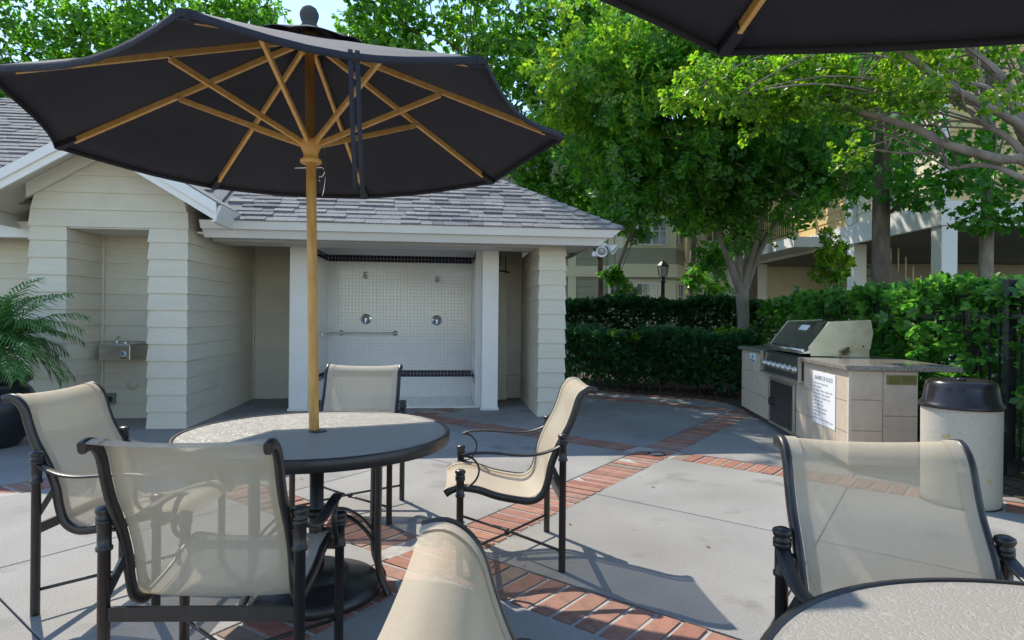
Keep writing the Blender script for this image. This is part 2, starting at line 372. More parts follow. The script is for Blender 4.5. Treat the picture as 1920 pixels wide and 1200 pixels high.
# brick edging along the bed
edge = [Vector(p) for p in ((1.3, 10.72), (1.92, 10.1), (2.78, 9.68), (3.05, 9.3))]
edging = empty('brick_edging', (0, 0, 0), 0, 'row of red bricks edging the planting bed below the low hedge', 'edging')
e_me = MB().box(-.095, .095, -.045, .045, -.03, .018).mesh('brick', 'brick')
for a, b in zip(edge[:-1], edge[1:]):
    L = (b - a).length; nn = int(L / .2)
    for i in range(nn):
        p = a + (b - a) * ((i + .5) / nn); o = link('brick', e_me, edging); o.location = (p.x, p.y, rng.uniform(-.004, .004)); o.rotation_euler = (0, 0, math.atan2(b.y - a.y, b.x - a.x) + rng.uniform(-.03, .03))
# ---- floor drain in the paving crossing
mb = MB(); mb.lathe([(.085, 0), (.085, .006), (.07, .007), (.07, .004), (0, .004)], (0, 0, 0), 20)
dr = empty('floor_drain', (1.33, 5.78, .0025), 0, 'small round dark drain cover set in the brick crossing', 'drain'); mb.build('cover', 'iron', dr)
mb = MB()
for i in range(-2, 3): mb.box(-.05, .05, i * .022 - .005, i * .022 + .005, .0045, .009)
mb.build('grate', 'grey_box', dr)

# ---------------------------------------------------------------- pool house (local u along the front, v back, z up)
PH_O, PH_R = (-3.52, 6.86, 0), R(6.3)
house = empty('pool_house', PH_O, PH_R, 'white clapboard pool house with tiled shower bay and grey shingle roof', 'building')
def H(u, v, z=0):   # local -> world
    c, s = math.cos(PH_R), math.sin(PH_R); return Vector((PH_O[0] + c * u - s * v, PH_O[1] + s * u + c * v, z))
EXP = .182
def board(parent, p0, p1, z0, h, nrm, e0=False, e1=False, tb=.022, tt=.006, mat='siding', clip=None):
    p0, p1, nv = Vector(p0), Vector(p1), Vector(nrm); d = (p1 - p0).normalized()
    zt = z0 + h + .012
    vs = []
    for z, t in ((z0, tb), (zt, tt)):
        a = p0 - d * (t if e0 else 0); b = p1 + d * (t if e1 else 0)
        if clip: # gable: limits at height z
            lo, hi = clip(z); a = Vector((max(a.x, lo), a.y)); b = Vector((min(b.x, hi), b.y))
        vs.append([(*(a - nv * .002), z), (*(b - nv * .002), z), (*(b + nv * t), z), (*(a + nv * t), z)])
    b_, t_ = vs
    if (p1 - p0).x * nv.y - (p1 - p0).y * nv.x > 0: pass
    else: b_ = b_[::-1]; t_ = t_[::-1]
    MB().hexa(b_, t_).build('siding_board', mat, parent)
def siding(parent, p0, p1, z0, z1, nrm, **k):
    z = z0
    while z < z1 - .01:
        board(parent, p0, p1, z, min(EXP, z1 - z), nrm, **k); z += EXP
def wall(*boxes, name='wall', mat='siding'):
    mb = MB()
    for b in boxes: mb.box(*b)
    return mb.build(name, mat, house)
# gable porch: two piers, alcove, header
wp = wall((-1.565, -1.22, 0, .72, .0, 2.15)); siding(wp, (-1.565, 0), (-1.22, 0), 0, 2.15, (0, -1), e0=True, e1=True)
siding(wp, (-1.22, 0), (-1.22, .74), 0, 2.15, (1, 0)); siding(wp, (-1.565, 0), (-1.565, .74), 0, 2.35, (-1, 0))
wp = wall((-.375, 0, 0, .72, 0, 2.15)); siding(wp, (-.375, 0), (0, 0), 0, 2.15, (0, -1), e0=True, e1=True); siding(wp, (-.375, 0), (-.375, .74), 0, 2.15, (-1, 0))
wp = wall((-1.565, 0, .742, .9, 0, 2.6)); siding(wp, (-1.2, .742), (-.395, .742), 0, 2.24, (0, -1))
mb = MB(); mb.box(-1.212, -1.185, .695, .72, 0, 2.2); mb.build('corner_trim', 'trim_shadow', wp)
wp = wall((-.2, -.002, .9, 2.6, 0, 2.45)); siding(wp, (-.002, .0), (-.002, 2.45), 0, 2.33, (1, 0))
mb = MB(); mb.box(.0, .028, 2.405, 2.43, .0, 2.13); mb.build('corner_trim', 'trim_shadow', wp)
wp = wall((-1.56, -.005, .004, .72, 2.16, 2.42)); GC, GP = -.785, 2.97
z = 2.15
clipf = lambda z: (GC - max(0.0, (GP - z) / .6), GC + max(0.0, (GP - z) / .6))
mb = MB(); mb.add([(-1.56, .006, 2.42), (-.01, .006, 2.42), (GC, .006, GP - .02), (-1.56, .3, 2.42), (-.01, .3, 2.42), (GC, .3, GP - .02)], [(0, 1, 2), (5, 4, 3), (0, 3, 4, 1), (1, 4, 5, 2), (2, 5, 3, 0)]); mb.build('gable_wall', 'siding', house)
for i in range(5):
    zz = 2.15 + i * EXP
    if zz + EXP > GP: break
    board(wp, (-1.565, 0), (0, 0), zz, EXP, (0, -1), e0=i < 1, e1=i < 1, clip=clipf if i else None)
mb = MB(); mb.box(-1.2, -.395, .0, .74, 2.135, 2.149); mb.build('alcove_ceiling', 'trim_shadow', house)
# left porch beyond the piers
wp = wall((-6.5, -1.6, 1.05, 1.2, 0, 2.5)); siding(wp, (-6.5, 1.05), (-1.58, 1.05), 0, 2.1, (0, -1))
mb = MB(); mb.box(-6.5, -1.6, .5, .62, 2.08, 2.26); mb.box(-6.5, -1.6, .63, 1.04, 2.2, 2.24); mb.build('porch_beam', 'trim', house, .004)
# gable roof with rake boards
def slab_roof(pts_low, mat, name, th=.03, parent=house):   # quad a,b,c,d ; thickness upwards
    mb = MB(); mb.hexa(pts_low, [(x, y, z + th) for x, y, z in pts_low]); return mb.build(name, mat, parent)
GE = 1.24; GZ = lambda du: 3.08 - .6 * abs(du)      # roof underside
for sgn in (-1, 1):
    e, c = GC + sgn * GE, GC
    q = [(e, -.42, GZ(GE)), (c, -.42, GZ(0)), (c, 1.9, GZ(0)), (e, 1.9, GZ(GE))]
    if sgn > 0: q = [q[1], q[0], q[3], q[2]]
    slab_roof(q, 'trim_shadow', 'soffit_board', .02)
    q2 = [(x + (sgn * .03 if abs(x - e) < 1e-6 else 0), (y - .03 if y < 0 else y), z + .022 - (.018 if abs(x - e) < 1e-6 else 0)) for x, y, z in q]
    g_roof = slab_roof(q2, 'shingle_mass', 'roof', .03)
    # rake board (two steps) following the slope, and the eave return board
    for k, (y0, y1, dz0, dz1) in enumerate(((-.45, -.42, -.15, .02), (-.475, -.451, -.07, .035))):
        a = [(e, y0, GZ(GE) + dz0), (c, y0, GZ(0) + dz0), (c, y1, GZ(0) + dz0), (e, y1, GZ(GE) + dz0)]
        b = [(x, y, z + dz1 - dz0) for x, y, z in a]
        if sgn > 0: a = [a[1], a[0], a[3], a[2]]; b = [b[1], b[0], b[3], b[2]]
        MB().hexa(a, b).build('rake_board', 'trim', house)
    x0, x1 = (e - .002, e + .028) if sgn > 0 else (e - .028, e + .002)
    MB().hexa([(x0 - .05 * sgn, -.44, GZ(GE) - .16), (x1 - .05 * sgn, -.44, GZ(GE) - .16), (x1 - .05 * sgn, 1.0, GZ(GE) - .16), (x0 - .05 * sgn, 1.0, GZ(GE) - .16)],
              [(x0 + .02 * sgn, -.44, GZ(GE) + .015), (x1 + .02 * sgn, -.44, GZ(GE) + .015), (x1 + .02 * sgn, 1.0, GZ(GE) + .015), (x0 + .02 * sgn, 1.0, GZ(GE) + .015)]).build('eave_board', 'trim', house)
    # inner frieze against the gable wall
    a = [(GC + sgn * .8, -.06, GZ(.8) - .16), (c, -.06, GZ(0) - .16), (c, -.03, GZ(0) - .16), (GC + sgn * .8, -.03, GZ(.8) - .16)]
    b = [(x, y, z + .155) for x, y, z in a]
    if sgn > 0: a = [a[1], a[0], a[3], a[2]]; b = [b[1], b[0], b[3], b[2]]
    MB().hexa(a, b).build('frieze_board', 'trim_shadow', house)
# main wing: back wall, columns, header, end wall
BK = 2.46
wp = wall((-.0, 1.03, BK + .0, 2.75, 0, 2.4)); siding(wp, (.03, BK), (1.03, BK), 0, 2.12, (0, -1))
mb = MB(); mb.box(.80, 1.04, 1.2, 1.44, 0, 2.13); mb.build('column', 'trim', house, .006)
mb = MB(); mb.box(3.275, 3.49, 1.17, 1.39, 0, 2.13); mb.build('column', 'trim', house, .006)
mb = MB(); mb.box(.785, 1.055, 1.19, 1.45, 0, .03); mb.box(3.262, 3.503, 1.16, 1.4, 0, .03); mb.build('column_foot', 'grout', house)
wp = wall((3.955, 4.265, .62, 2.7, 0, 2.12)); siding(wp, (3.955, .62), (4.265, .62), 0, 2.12, (0, -1), e0=True, e1=True)
siding(wp, (3.955, .62), (3.955, 2.32), 0, 2.12, (-1, 0)); siding(wp, (4.265, .62), (4.265, 2.7), 0, 2.12, (1, 0))
wp = wall((3.3, 3.70, 2.24, 2.7, 0, 2.3)); siding(wp, (3.5, 2.24), (3.70, 2.24), 0, 2.12, (0, -1), e1=True)
wp = wall((3.72, 3.955, 2.42, 2.7, 0, 2.3)); siding(wp, (3.724, 2.42), (3.93, 2.42), .36, 2.12, (0, -1))
mb = MB(); mb.box(3.725, 3.95, 2.39, 2.418, .30, .345); mb.box(3.725, 3.95, 2.39, 2.418, .0, .10); mb.box(3.725, 3.95, 2.405, 2.419, .10, .30); mb.box(3.80, 3.83, 2.392, 2.404, .10, .30); mb.build('vent_panel', 'siding', house)
# soffit, fascia
mb = MB(); mb.box(.03, 4.62, .2, 1.46, 2.132, 2.152); mb.build('soffit', 'trim', house)
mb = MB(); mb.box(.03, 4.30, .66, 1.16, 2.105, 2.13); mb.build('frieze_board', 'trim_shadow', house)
mb = MB()
mb.hexa([(.10, .215, 2.095), (4.60, .215, 2.095), (4.60, .25, 2.095), (.10, .25, 2.095)], [(.10, .085, 2.262), (4.80, .085, 2.262), (4.80, .12, 2.262), (.10, .12, 2.262)])
mb.build('fascia', 'trim', house)
mb = MB()
mb.hexa([(.10, .10, 2.18), (4.728, .10, 2.18), (4.728, .14, 2.18), (.10, .14, 2.18)], [(.10, .055, 2.268), (4.83, .055, 2.268), (4.83, .11, 2.268), (.10, .11, 2.268)])
mb.build('fascia_drip', 'trim', house)
mb = MB(); mb.hexa([(4.565, .25, 2.095), (4.60, .25, 2.095), (4.60, 2.75, 2.095), (4.565, 2.75, 2.095)], [(4.765, .12, 2.262), (4.80, .12, 2.262), (4.80, 2.9, 2.262), (4.765, 2.9, 2.262)]); mb.build('fascia', 'trim', house)
# shower bay: floor, walls and tiles (too small to pick apart: one mesh)
mb = MB(); mb.box(1.0, 1.06, 1.45, BK, 0, 2.28); mb.box(1.0, 3.3, BK, 2.6, 0, 2.28); mb.box(3.2, 3.29, 1.39, BK, 0, 2.28); mb.box(1.06, 3.2, 1.4, BK, -.01, .012); mb.box(1.06, 3.2, 1.3, BK, 2.25, 2.28)
shower = mb.build('shower_bay', 'grout', house)
def tiles(name, mat, rows, sel):
    mb = MB(); P = .0505; G = .0022; D = .003
    def put(o, du, dz, n):
        o, du, dz, n = Vector(o), Vector(du), Vector(dz), Vector(n); a = [o, o + du, o + du + dz, o + dz]; ic = (du.normalized() + dz.normalized()) * .002
        b = [o + n * D + du.normalized() * .002 + dz.normalized() * .002, o + du + n * D - du.normalized() * .002 + dz.normalized() * .002, o + du + dz + n * D - ic, o + dz + n * D + du.normalized() * .002 - dz.normalized() * .002]
        mb.add(a + b, [(4, 5, 6, 7), (0, 1, 5, 4), (1, 2, 6, 5), (2, 3, 7, 6), (3, 0, 4, 7)])
    nz = 44
    for j in range(nz):
        zz = .014 + j * P
        if zz + P > 2.25 or not sel(j): continue
        for i in range(42): put((1.063 + i * P * 1.005, BK - .0005, zz), (P - G, 0, 0), (0, 0, P - G), (0, -1, 0))
        for i in range(20):
            put((3.1995, BK - .01 - i * P, zz), (0, -(P - G), 0), (0, 0, P - G), (-1, 0, 0))
            if 1.47 + i * P < BK - .05: put((1.0605, 1.47 + i * P, zz), (0, P - G, 0), (0, 0, P - G), (1, 0, 0))
    return tag(mb.build(name, mat, house), kind='stuff')
dark = {40, 41, 6, 7}
tiles('wall_tiles', 'tile', 44, lambda j: j not in dark); tiles('dark_tile_band', 'dark_tile', 44, lambda j: j in dark)
mb = MB()
for i in range(42):
    for j in range(20):
        a, b = 1.064 + i * .0508, 1.41 + j * .0508
        if b + .047 < BK: mb.box(a, a + .047, b, b + .047, .0125, .017)
tag(mb.build('floor_tiles', 'tile', house), kind='stuff')
# main roof: slope deck, shingles, ridge and hip caps
EV, EZ, PT = .055, 2.272, .6
RV, RZ = 1.5, 2.272 + .6 * (1.5 - .055)
CU = 4.85       # hip corner
def rp(u, v, h=0.0): n = Vector((0, -PT, 1)).normalized(); return Vector((u, v, EZ + PT * (v - EV))) + n * h
mb = MB()
hu = CU - (RV - EV)
mb.add([rp(.2, EV), rp(CU, EV), rp(hu, RV), rp(.2, RV)], [(0, 1, 2, 3)])
mb.add([rp(CU, EV), (CU, 2 * RV - EV, EZ), rp(hu, RV)], [(0, 1, 2)])
mb.add([(CU, 2 * RV - EV, EZ), (.2, 2 * RV - EV, EZ), rp(.2, RV), rp(hu, RV)], [(0, 1, 2, 3)])
roof = mb.build('roof', 'shingle_mass', house)
e_ = .125; slope = math.sqrt(1 + PT * PT); nrow = int((RV - EV) * slope / e_) + 1; cnt = 0; late = MB()
for r in range(nrow):
    s0 = r * e_; v0 = EV + s0 / slope - (.012 if r == 0 else 0); v1 = min(EV + (s0 + e_ + .03) / slope, RV)
    u = .42 - rng.uniform(0, .3) + (0 if r > 4 else .05)
    while True:
        w = rng.choice((.13, .18, .22, .28, .34)); a, b = max(u, .25), u + w
        u += w
        hi0, hi1 = CU - (v0 - EV), CU - (v1 - EV)
        if a > hi0 - .03: break
        if b < .3: continue
        b0, b1 = min(b, hi0) - .004, min(b, hi1) - .004; a1 = min(a, hi1 - .004)
        th = rng.choice((.007, .013, .02))
        bot = [rp(a, v0, .0015), rp(b0, v0, .0015), rp(max(b1, a1 + .001), v1, .0012), rp(a1, v1, .0012)]
        top = [rp(a, v0, th + .006), rp(b0, v0, th + .006), rp(max(b1, a1 + .001), v1, .003), rp(a1, v1, .003)]
        cnt += 1
        if cnt <= 300: MB().hexa(bot, top).build('shingle', 'shingle', roof)
        else: late.hexa(bot, top)
if late.v: tag(late.build('shingle_course', 'shingle_mass', house), kind='stuff')
P0, P1 = Vector((CU, EV, EZ)), Vector((hu, RV, RZ)); hd = (P1 - P0); nh = 13
for i in range(nh):
    a = P0 + hd * (i / nh); b = P0 + hd * ((i + 1.25) / nh) if i < nh - 1 else P1
    f = Vector((-.7, -.0, -.42 * .0)); lift0, lift1 = .034, .018
    L = Vector((-.11, 0, -.02)); Rr = Vector((.0, .11, -.03))
    vs = [a + L + Vector((0, 0, lift0 - .012)), a + Vector((0, 0, lift0 + .01)), a + Rr + Vector((0, 0, lift0 - .012)), b + L + Vector((0, 0, lift1 - .012)), b + Vector((0, 0, lift1 + .008)), b + Rr + Vector((0, 0, lift1 - .012))]
    vs += [v - Vector((0, 0, .012)) for v in vs]
    MB().add(vs, [(0, 1, 4, 3), (1, 2, 5, 4), (9, 10, 7, 6), (10, 11, 8, 7), (0, 6, 7, 1), (1, 7, 8, 2), (3, 4, 10, 9), (4, 5, 11, 10), (0, 3, 9, 6), (2, 8, 11, 5)]).build('hip_cap', 'shingle', roof)
for i in range(14):
    a, b = hu - .27 * i, hu - .27 * (i + 1) - .03
    if b < .3: break
    MB().hexa([(b, RV - .13, RZ - .055), (a, RV - .13, RZ - .055), (a, RV, RZ + .03), (b, RV, RZ + .02)], [(b, RV - .13, RZ - .04), (a, RV - .13, RZ - .035), (a, RV, RZ + .045), (b, RV, RZ + .035)]).build('ridge_cap', 'shingle', roof)
# left wing roof rising behind the gable
mb = MB(); LZ = lambda v: EZ + PT * (v - EV)
mb.hexa([(-9, .3, LZ(.3)), (.2, .3, LZ(.3)), (.2, 4.2, LZ(4.2)), (-9, 4.2, LZ(4.2))], [(-9, .3, LZ(.3) + .03), (.2, .3, LZ(.3) + .03), (.2, 4.2, LZ(4.2) + .03), (-9, 4.2, LZ(4.2) + .03)])
mb.hexa([(-9, 4.2, LZ(4.2)), (.2, 4.2, LZ(4.2)), (.2, 8.0, LZ(.4)), (-9, 8.0, LZ(.4))], [(-9, 4.2, LZ(4.2) + .03), (.2, 4.2, LZ(4.2) + .03), (.2, 8.0, LZ(.4) + .03), (-9, 8.0, LZ(.4) + .03)])
lroof = mb.build('roof', 'shingle_mass', house)
mb = MB()
for r in range(28):
    v0 = .32 + r * .138; u = -6.2 - rng.uniform(0, .3)
    while u < -.2:
        w = rng.choice((.2, .28, .36)); th = rng.choice((.03, .036, .042)); v1 = min(v0 + .15, 4.19)
        mb.hexa([rp(u, v0, .03), rp(u + w - .005, v0, .03), rp(u + w - .005, v1, .03), rp(u, v1, .03)], [rp(u, v0, th + .012), rp(u + w - .005, v0, th + .012), rp(u + w - .005, v1, .032), rp(u, v1, .032)]); u += w
tag(mb.build('shingle_course', 'shingle_mass', house), kind='stuff')
mb = MB(); mb.add([(.19, .3, 2.3), (.19, 8.0, 2.3), (.19, 4.2, LZ(4.2))], [(0, 1, 2)]); mb.box(-8.8, -.25, 1.3, 7.8, 0, 2.35); mb.build('wall', 'siding', house)

# ---------------------------------------------------------------- fixtures on the pool house (things of their own)
def at(name, u, v, z, label, cat, group=None): return empty(name, H(u, v, z), PH_R, label, cat, group)
f = at('drinking_fountain', -.93, .742, .70, 'stainless steel wall drinking fountain in the clapboard alcove', 'fountain')
MB().prism([(-.18, -.30), (.155, -.30), (.27, -.01), (-.25, -.01)], 0, .17).build('cabinet', 'stainless', f, .006)
mb = MB(); mb.hexa([(-.17, -.29, .171), (.15, -.29, .171), (.25, -.015, .171), (-.24, -.015, .171)], [(-.165, -.285, .186), (.145, -.285, .186), (.245, -.02, .205), (-.235, -.02, .205)]); mb.build('basin', 'stainless', f, .005)
mb = MB(); mb.lathe([(.0, .0), (.05, 0), (.06, .012), (.045, .02), (0, .022)], (.05, -.17, .186), 16); mb.build('drain_dish', 'chrome', f)
mb = MB(); mb.tube(spline([(-.06, -.14, .186), (-.065, -.14, .22), (-.05, -.15, .25), (-.02, -.165, .275)]), .009, 8); mb.lathe([(.022, 0), (.022, .03), (.012, .035)], (-.06, -.14, .186), 12); mb.build('spout', 'chrome', f)
mb = MB(); mb.lathe([(0, -.304), (.03, -.304), (.03, -.30)], (.085, 0, .075), 20, axis='y'); bt = mb.build('push_badge', 'sign_white', f)
mb = MB(); mb.lathe([(0, -.3055), (.022, -.3055), (.022, -.304)], (.08, 0, .078), 16, axis='y'); mb.build('badge_mark', 'blue_ink', bt)
MB().box(.05, .125, -.3035, -.3, .02, .032).build('badge_strip', 'ink', f)
ob = at('outlet_box', -1.1, .72, .17, 'grey weatherproof outlet box low on the alcove wall', 'outlet')
MB().box(-.05, .05, -.04, 0, 0, .13).build('body', 'grey_box', ob, .006); MB().box(-.03, .03, -.048, -.0405, .03, .09).build('cover', 'iron', ob, .003)
cp = at('cleanout_cap', -.87, .72, .40, 'round white cap on the alcove wall under the fountain', 'cap')
MB().lathe([(0, -.03), (.03, -.03), (.034, -.022), (.05, -.02), (.062, -.012), (.062, 0)], n=24, axis='y').build('cap', 'siding', cp); MB().box(-.008, .008, -.04, -.031, -.012, .012).build('nut', 'siding', cp)
for u, z, w in ((1.61, 1.86, 'left'), (2.67, 1.82, 'right')):
    s = at('shower_fixture', u, BK, z, 'small chrome shower head, %s of the two on the white tiles' % w, 'shower head', 'shower heads')
    MB().lathe([(0, -.022), (.02, -.022), (.033, -.012), (.033, -.006)], n=18, axis='y').build('flange', 'chrome', s)
    MB().tube(spline([(0, -.01, 0), (0, -.05, .0), (0, -.08, -.02)]), .010, 8).build('arm', 'chrome', s)
    hd_ = MB().lathe([(.012, 0), (.018, -.02), (.03, -.05), (.032, -.06), (0, -.06)][::-1], n=16).build('head', 'stainless', s); hd_.location = (0, -.085, -.01); hd_.rotation_euler = (R(-35), 0, 0)
for u, z, w in ((1.62, 1.18, 'left'), (2.67, 1.17, 'right')):
    s = at('shower_valve', u, BK - .006, z, 'round chrome shower valve with lever, %s of the two' % w, 'valve', 'shower valves')
    MB().lathe([(0, -.014), (.05, -.014), (.072, -.008), (.08, 0)], n=32, axis='y').build('plate', 'chrome', s)
    MB().lathe([(0, -.020), (.055, -.018), (.058, -.0145)], n=28, axis='y').build('ring', 'grey_box', s)
    MB().lathe([(0, -.05), (.022, -.05), (.028, -.04), (.03, -.02)], n=20, axis='y').build('hub', 'chrome', s)
    MB().bar((0, -.045, .0), (0, -.055, -.055), .014, .012).build('lever', 'chrome', s)
g = at('grab_bar', 1.06, BK, .97, 'stainless grab bar across the shower tiles', 'grab bar')
mb = MB(); mb.tube(spline([(.99, -.008, 0), (.985, -.04, 0), (.95, -.055, 0), (.6, -.055, 0), (.2, -.055, .0), (.07, -.08, 0), (.05, -.2, 0), (.05, -.7, 0)]), .016, 10); mb.build('bar', 'stainless', g)
for x, y, ax in ((.99, -.006, 'y'), (.2, -.006, 'y')): MB().lathe([(0, -.012), (.036, -.012), (.04, 0)], (x, y, 0), 20, axis='y').build('flange', 'stainless', g)
MB().tube([(.2, -.01, 0), (.2, -.055, 0)], .013, 8).build('post', 'stainless', g)
e2 = at('meter_box', 3.56, 2.215, 1.98, 'dark grey electrical box high on the clapboards beside the white column', 'electrical box')
MB().box(-.055, .055, -.08, 0, 0, .14).build('box', 'grey_box', e2, .005)
MB().tube(spline([(-.03, -.04, .0), (-.02, -.05, -.06), (.1, -.06, -.07), (.18, -.05, -.09)]), .012, 8).build('conduit', 'iron', e2); MB().tube([(.12, -.05, .15), (.12, -.05, -.12)], .007, 6).build('conduit', 'iron', e2)
fl = at('floodlight', 4.66, .30, 2.12, 'white twin-head security floodlight under the roof corner', 'floodlight')
MB().lathe([(.0, .02), (.05, .02), (.055, 0), (.055, -.02), (0, -.025)][::-1], n=18).build('mount', 'white_plastic', fl)
for k, (dx, dy, dz, ry, rx) in enumerate(((-.02, -.07, -.07, -25, 55), (.11, .0, -.03, 50, 25))):
    h_ = MB().lathe([(.0, .06), (.026, .06), (.03, .02), (.055, -.01), (.07, -.06), (.066, -.065), (.055, -.05), (0, -.045)][::-1], n=20).build('lamp_head', 'white_plastic', fl); h_.location = (dx, dy, dz); h_.rotation_euler = (R(-rx), R(-ry), 0)
    b_ = MB().lathe([(0, -.03), (.035, -.042), (.05, -.05), (.0, -.052)][::-1], n=16).build('lens', 'lamp_glass', h_)
MB().box(-.13, -.06, -.06, -.01, -.15, -.09).build('sensor', 'white_plastic', fl, .012)
mb = MB(); mb.tube([(0, 0, -.01), (-.08, -.03, -.1)], .012, 6); mb.tube([(0, 0, -.01), (-.02, -.05, -.04)], .012, 6); mb.tube([(0, 0, -.01), (.08, 0, -.01)], .012, 6); mb.build('bracket', 'white_plastic', fl)

# ---------------------------------------------------------------- market umbrellas
def umbrella(loc, tilt, yaw, label, rim=2.055, rad=1.17, apex=2.55, strap=None, group='black market umbrellas'):
    r = empty('market_umbrella', loc, 0, label, 'umbrella', group)
    n = Vector((tilt[0], tilt[1], 1)).normalized(); r.rotation_mode = 'QUATERNION'; r.rotation_quaternion = Vector((0, 0, 1)).rotation_difference(n)
    ang = [yaw + k * math.pi / 4 for k in range(8)]
    P = lambda a, rr, z: Vector((rr * math.cos(a), rr * math.sin(a), z))
    zr = lambda rr: apex - (apex - rim) * (rr / rad) ** .93
    # canopy: eight panels with a slight sag between ribs, from the vent out to the hem
    NR, NA = 12, 8; mb = MB(); vs = []
    for k in range(8):
        for j in range(NA):
            t = j / NA; sag = math.sin(math.pi * t)
            a0, a1 = ang[k], ang[k] + math.pi / 4
            for i in range(NR + 1):
                rr = .10 + (rad - .10) * i / NR
                p = P(a0, rr, 0).lerp(P(a1, rr, 0), t); z = zr(rr) - .035 * sag * math.sin(math.pi * .5 * (i / NR)) ** 2 * (1 if i < NR else .85)
                q = p * (1 - .05 * sag * (i / NR) ** 3)
                vs.append((q.x, q.y, z + .004))
    T = 8 * NA; W = NR + 1
    fs = [((c * W + i), (c * W + i + 1), (((c + 1) % T) * W + i + 1), (((c + 1) % T) * W + i)) for c in range(T) for i in range(NR)]
    mb.add(vs, fs, True); can = mb.build('canopy', 'fabric_top', r); can.data.materials.append(M['fabric'])
    ed = can.modifiers.new('solid', 'SOLIDIFY'); ed.thickness = .003; ed.material_offset = 1; ed.material_offset_rim = 1
    hem = [Vector(vs[c * W + NR]) for c in range(T)] + [Vector(vs[NR])]
    mb = MB(); mb.sweep([p + Vector((0, 0, -.014)) for p in hem], [(-.002, -.010), (.002, -.010), (.002, .014), (-.002, .014)]); mb.build('hem', 'fabric', can)
    # vent cap
    mb = MB(); vs = []; NC = 48; NQ = 6
    for c in range(NC):
        a = yaw + 2 * math.pi * c / NC; ph = (c % 6) / 6
        for i in range(NQ + 1):
            rr = .02 + .27 * i / NQ * (1 - .05 * math.sin(math.pi * ph))
            wob = .022 * math.sin(math.pi * ph) * (i / NQ) ** 2 * (1 if (c // 6) % 2 else .45)
            vs.append((rr * math.cos(a), rr * math.sin(a), zr(rr) + .045 - .02 * (i / NQ) ** 2 + wob))
    W2 = NQ + 1
    mb.add(vs, [(c * W2 + i, c * W2 + i + 1, ((c + 1) % NC) * W2 + i + 1, ((c + 1) % NC) * W2 + i) for c in range(NC) for i in range(NQ)], True)
    vc = mb.build('vent_cap', 'fabric_top', can); s_ = vc.modifiers.new('solid', 'SOLIDIFY'); s_.thickness = .003
    for k, a in enumerate(ang):
        mb = MB(); z0, z1 = zr(.06) - .022, zr(rad - .085) - .020
        mb.bar(P(a, .06, z0), P(a, rad - .085, z1), .017, .027); rb = mb.build('rib', 'teak', r, .003)
        mb = MB(); mb.bar(P(a, rad - .10, zr(rad - .10) - .016), P(a, rad - .005, zr(rad) - .012), .036, .030); mb.build('pocket', 'fabric', rb)
        mb = MB(); mb.bar(P(a, .042, 2.035), P(a, .60, zr(.60) - .03), .016, .025); mb.build('strut', 'teak', r, .003)
        mb = MB(); pp = P(a, .60, zr(.60) - .03); t_ = Vector((-math.sin(a), math.cos(a), 0)); mb.tube([pp - t_ * .014, pp + t_ * .014], .004, 6); mb.build('pivot_pin', 'chrome', rb)
    mb = MB(); mb.lathe([(.024, 1.945), (.046, 1.945), (.049, 1.952), (.046, 1.962), (.033, 1.966), (.033, 1.99), (.038, 2.0), (.05, 2.03), (.05, 2.05), (.024, 2.052)], n=24); mb.build('runner_hub', 'teak', r, .002)
    mb = MB(); mb.lathe([(.024, apex - .09), (.05, apex - .085), (.055, apex - .04), (.045, apex - .01), (.024, apex - .005)], n=20); mb.build('top_hub', 'teak', r)
    mb = MB(); mb.tube([(0, 0, .3), (0, 0, 1.2), (0, 0, apex + .01)], .0225, 18); mb.build('pole', 'pole_wood', r)
    mb = MB(); mb.lathe([(.05, apex + .02), (.04, apex + .035), (.032, apex + .045), (.037, apex + .06), (.043, apex + .08), (.043, apex + .095), (.034, apex + .115), (.018, apex + .127), (0, apex + .13)], n=22); mb.build('finial', 'fabric_grey', r)
    mb = MB(); mb.tube([(-.075, 0, 1.925), (.05, 0, 1.925)], .0035, 6); mb.tube(spline([(.03, 0, 1.925), (.055, -.004, 1.922), (.062, -.004, 1.90), (.05, -.004, 1.88), (.04, -.004, 1.885), (.038, -.004, 1.86)], 5), .0025, 6); mb.build('locking_pin', 'chrome', r)
    mb = MB(); mb.tube(spline([(.07, -.02, 2.02), (.072, -.02, 1.9), (.06, -.02, 1.80), (.05, -.01, 1.80), (.042, -.005, 1.86)], 8), .0016, 5); mb.build('pin_chain', 'chrome', r)
    if strap is not None:
        a0 = ang[strap]; p = P(a0, rad, 0).lerp(P(a0 + math.pi / 4, rad, 0), .535) * .95; z = rim - .035
        d = (P(a0 + math.pi / 4, 1, 0) - P(a0, 1, 0)).normalized()
        for off, L in ((-.010, .42), (.012, .45)):
            mb = MB(); q = p + d * off; mb.sweep([Vector((q.x, q.y, z + .02)), Vector((q.x + .004, q.y, z - L * .5)), Vector((q.x + .01, q.y + .004, z - L))], [(-.0075, -.001), (.0075, -.001), (.0075, .001), (-.0075, .001)], up=(d.y, -d.x, 0)); mb.build('tie_strap', 'fabric', r)
    return r
umbrella((-.872, 2.862, 0), (-.031, .031), .01, 'open black market umbrella with honey wooden ribs over the left table', strap=6)
umbrella((.90, .71, 0), (0, 0), R(15), 'black market umbrella overhanging the picture from the upper right', rim=2.03)

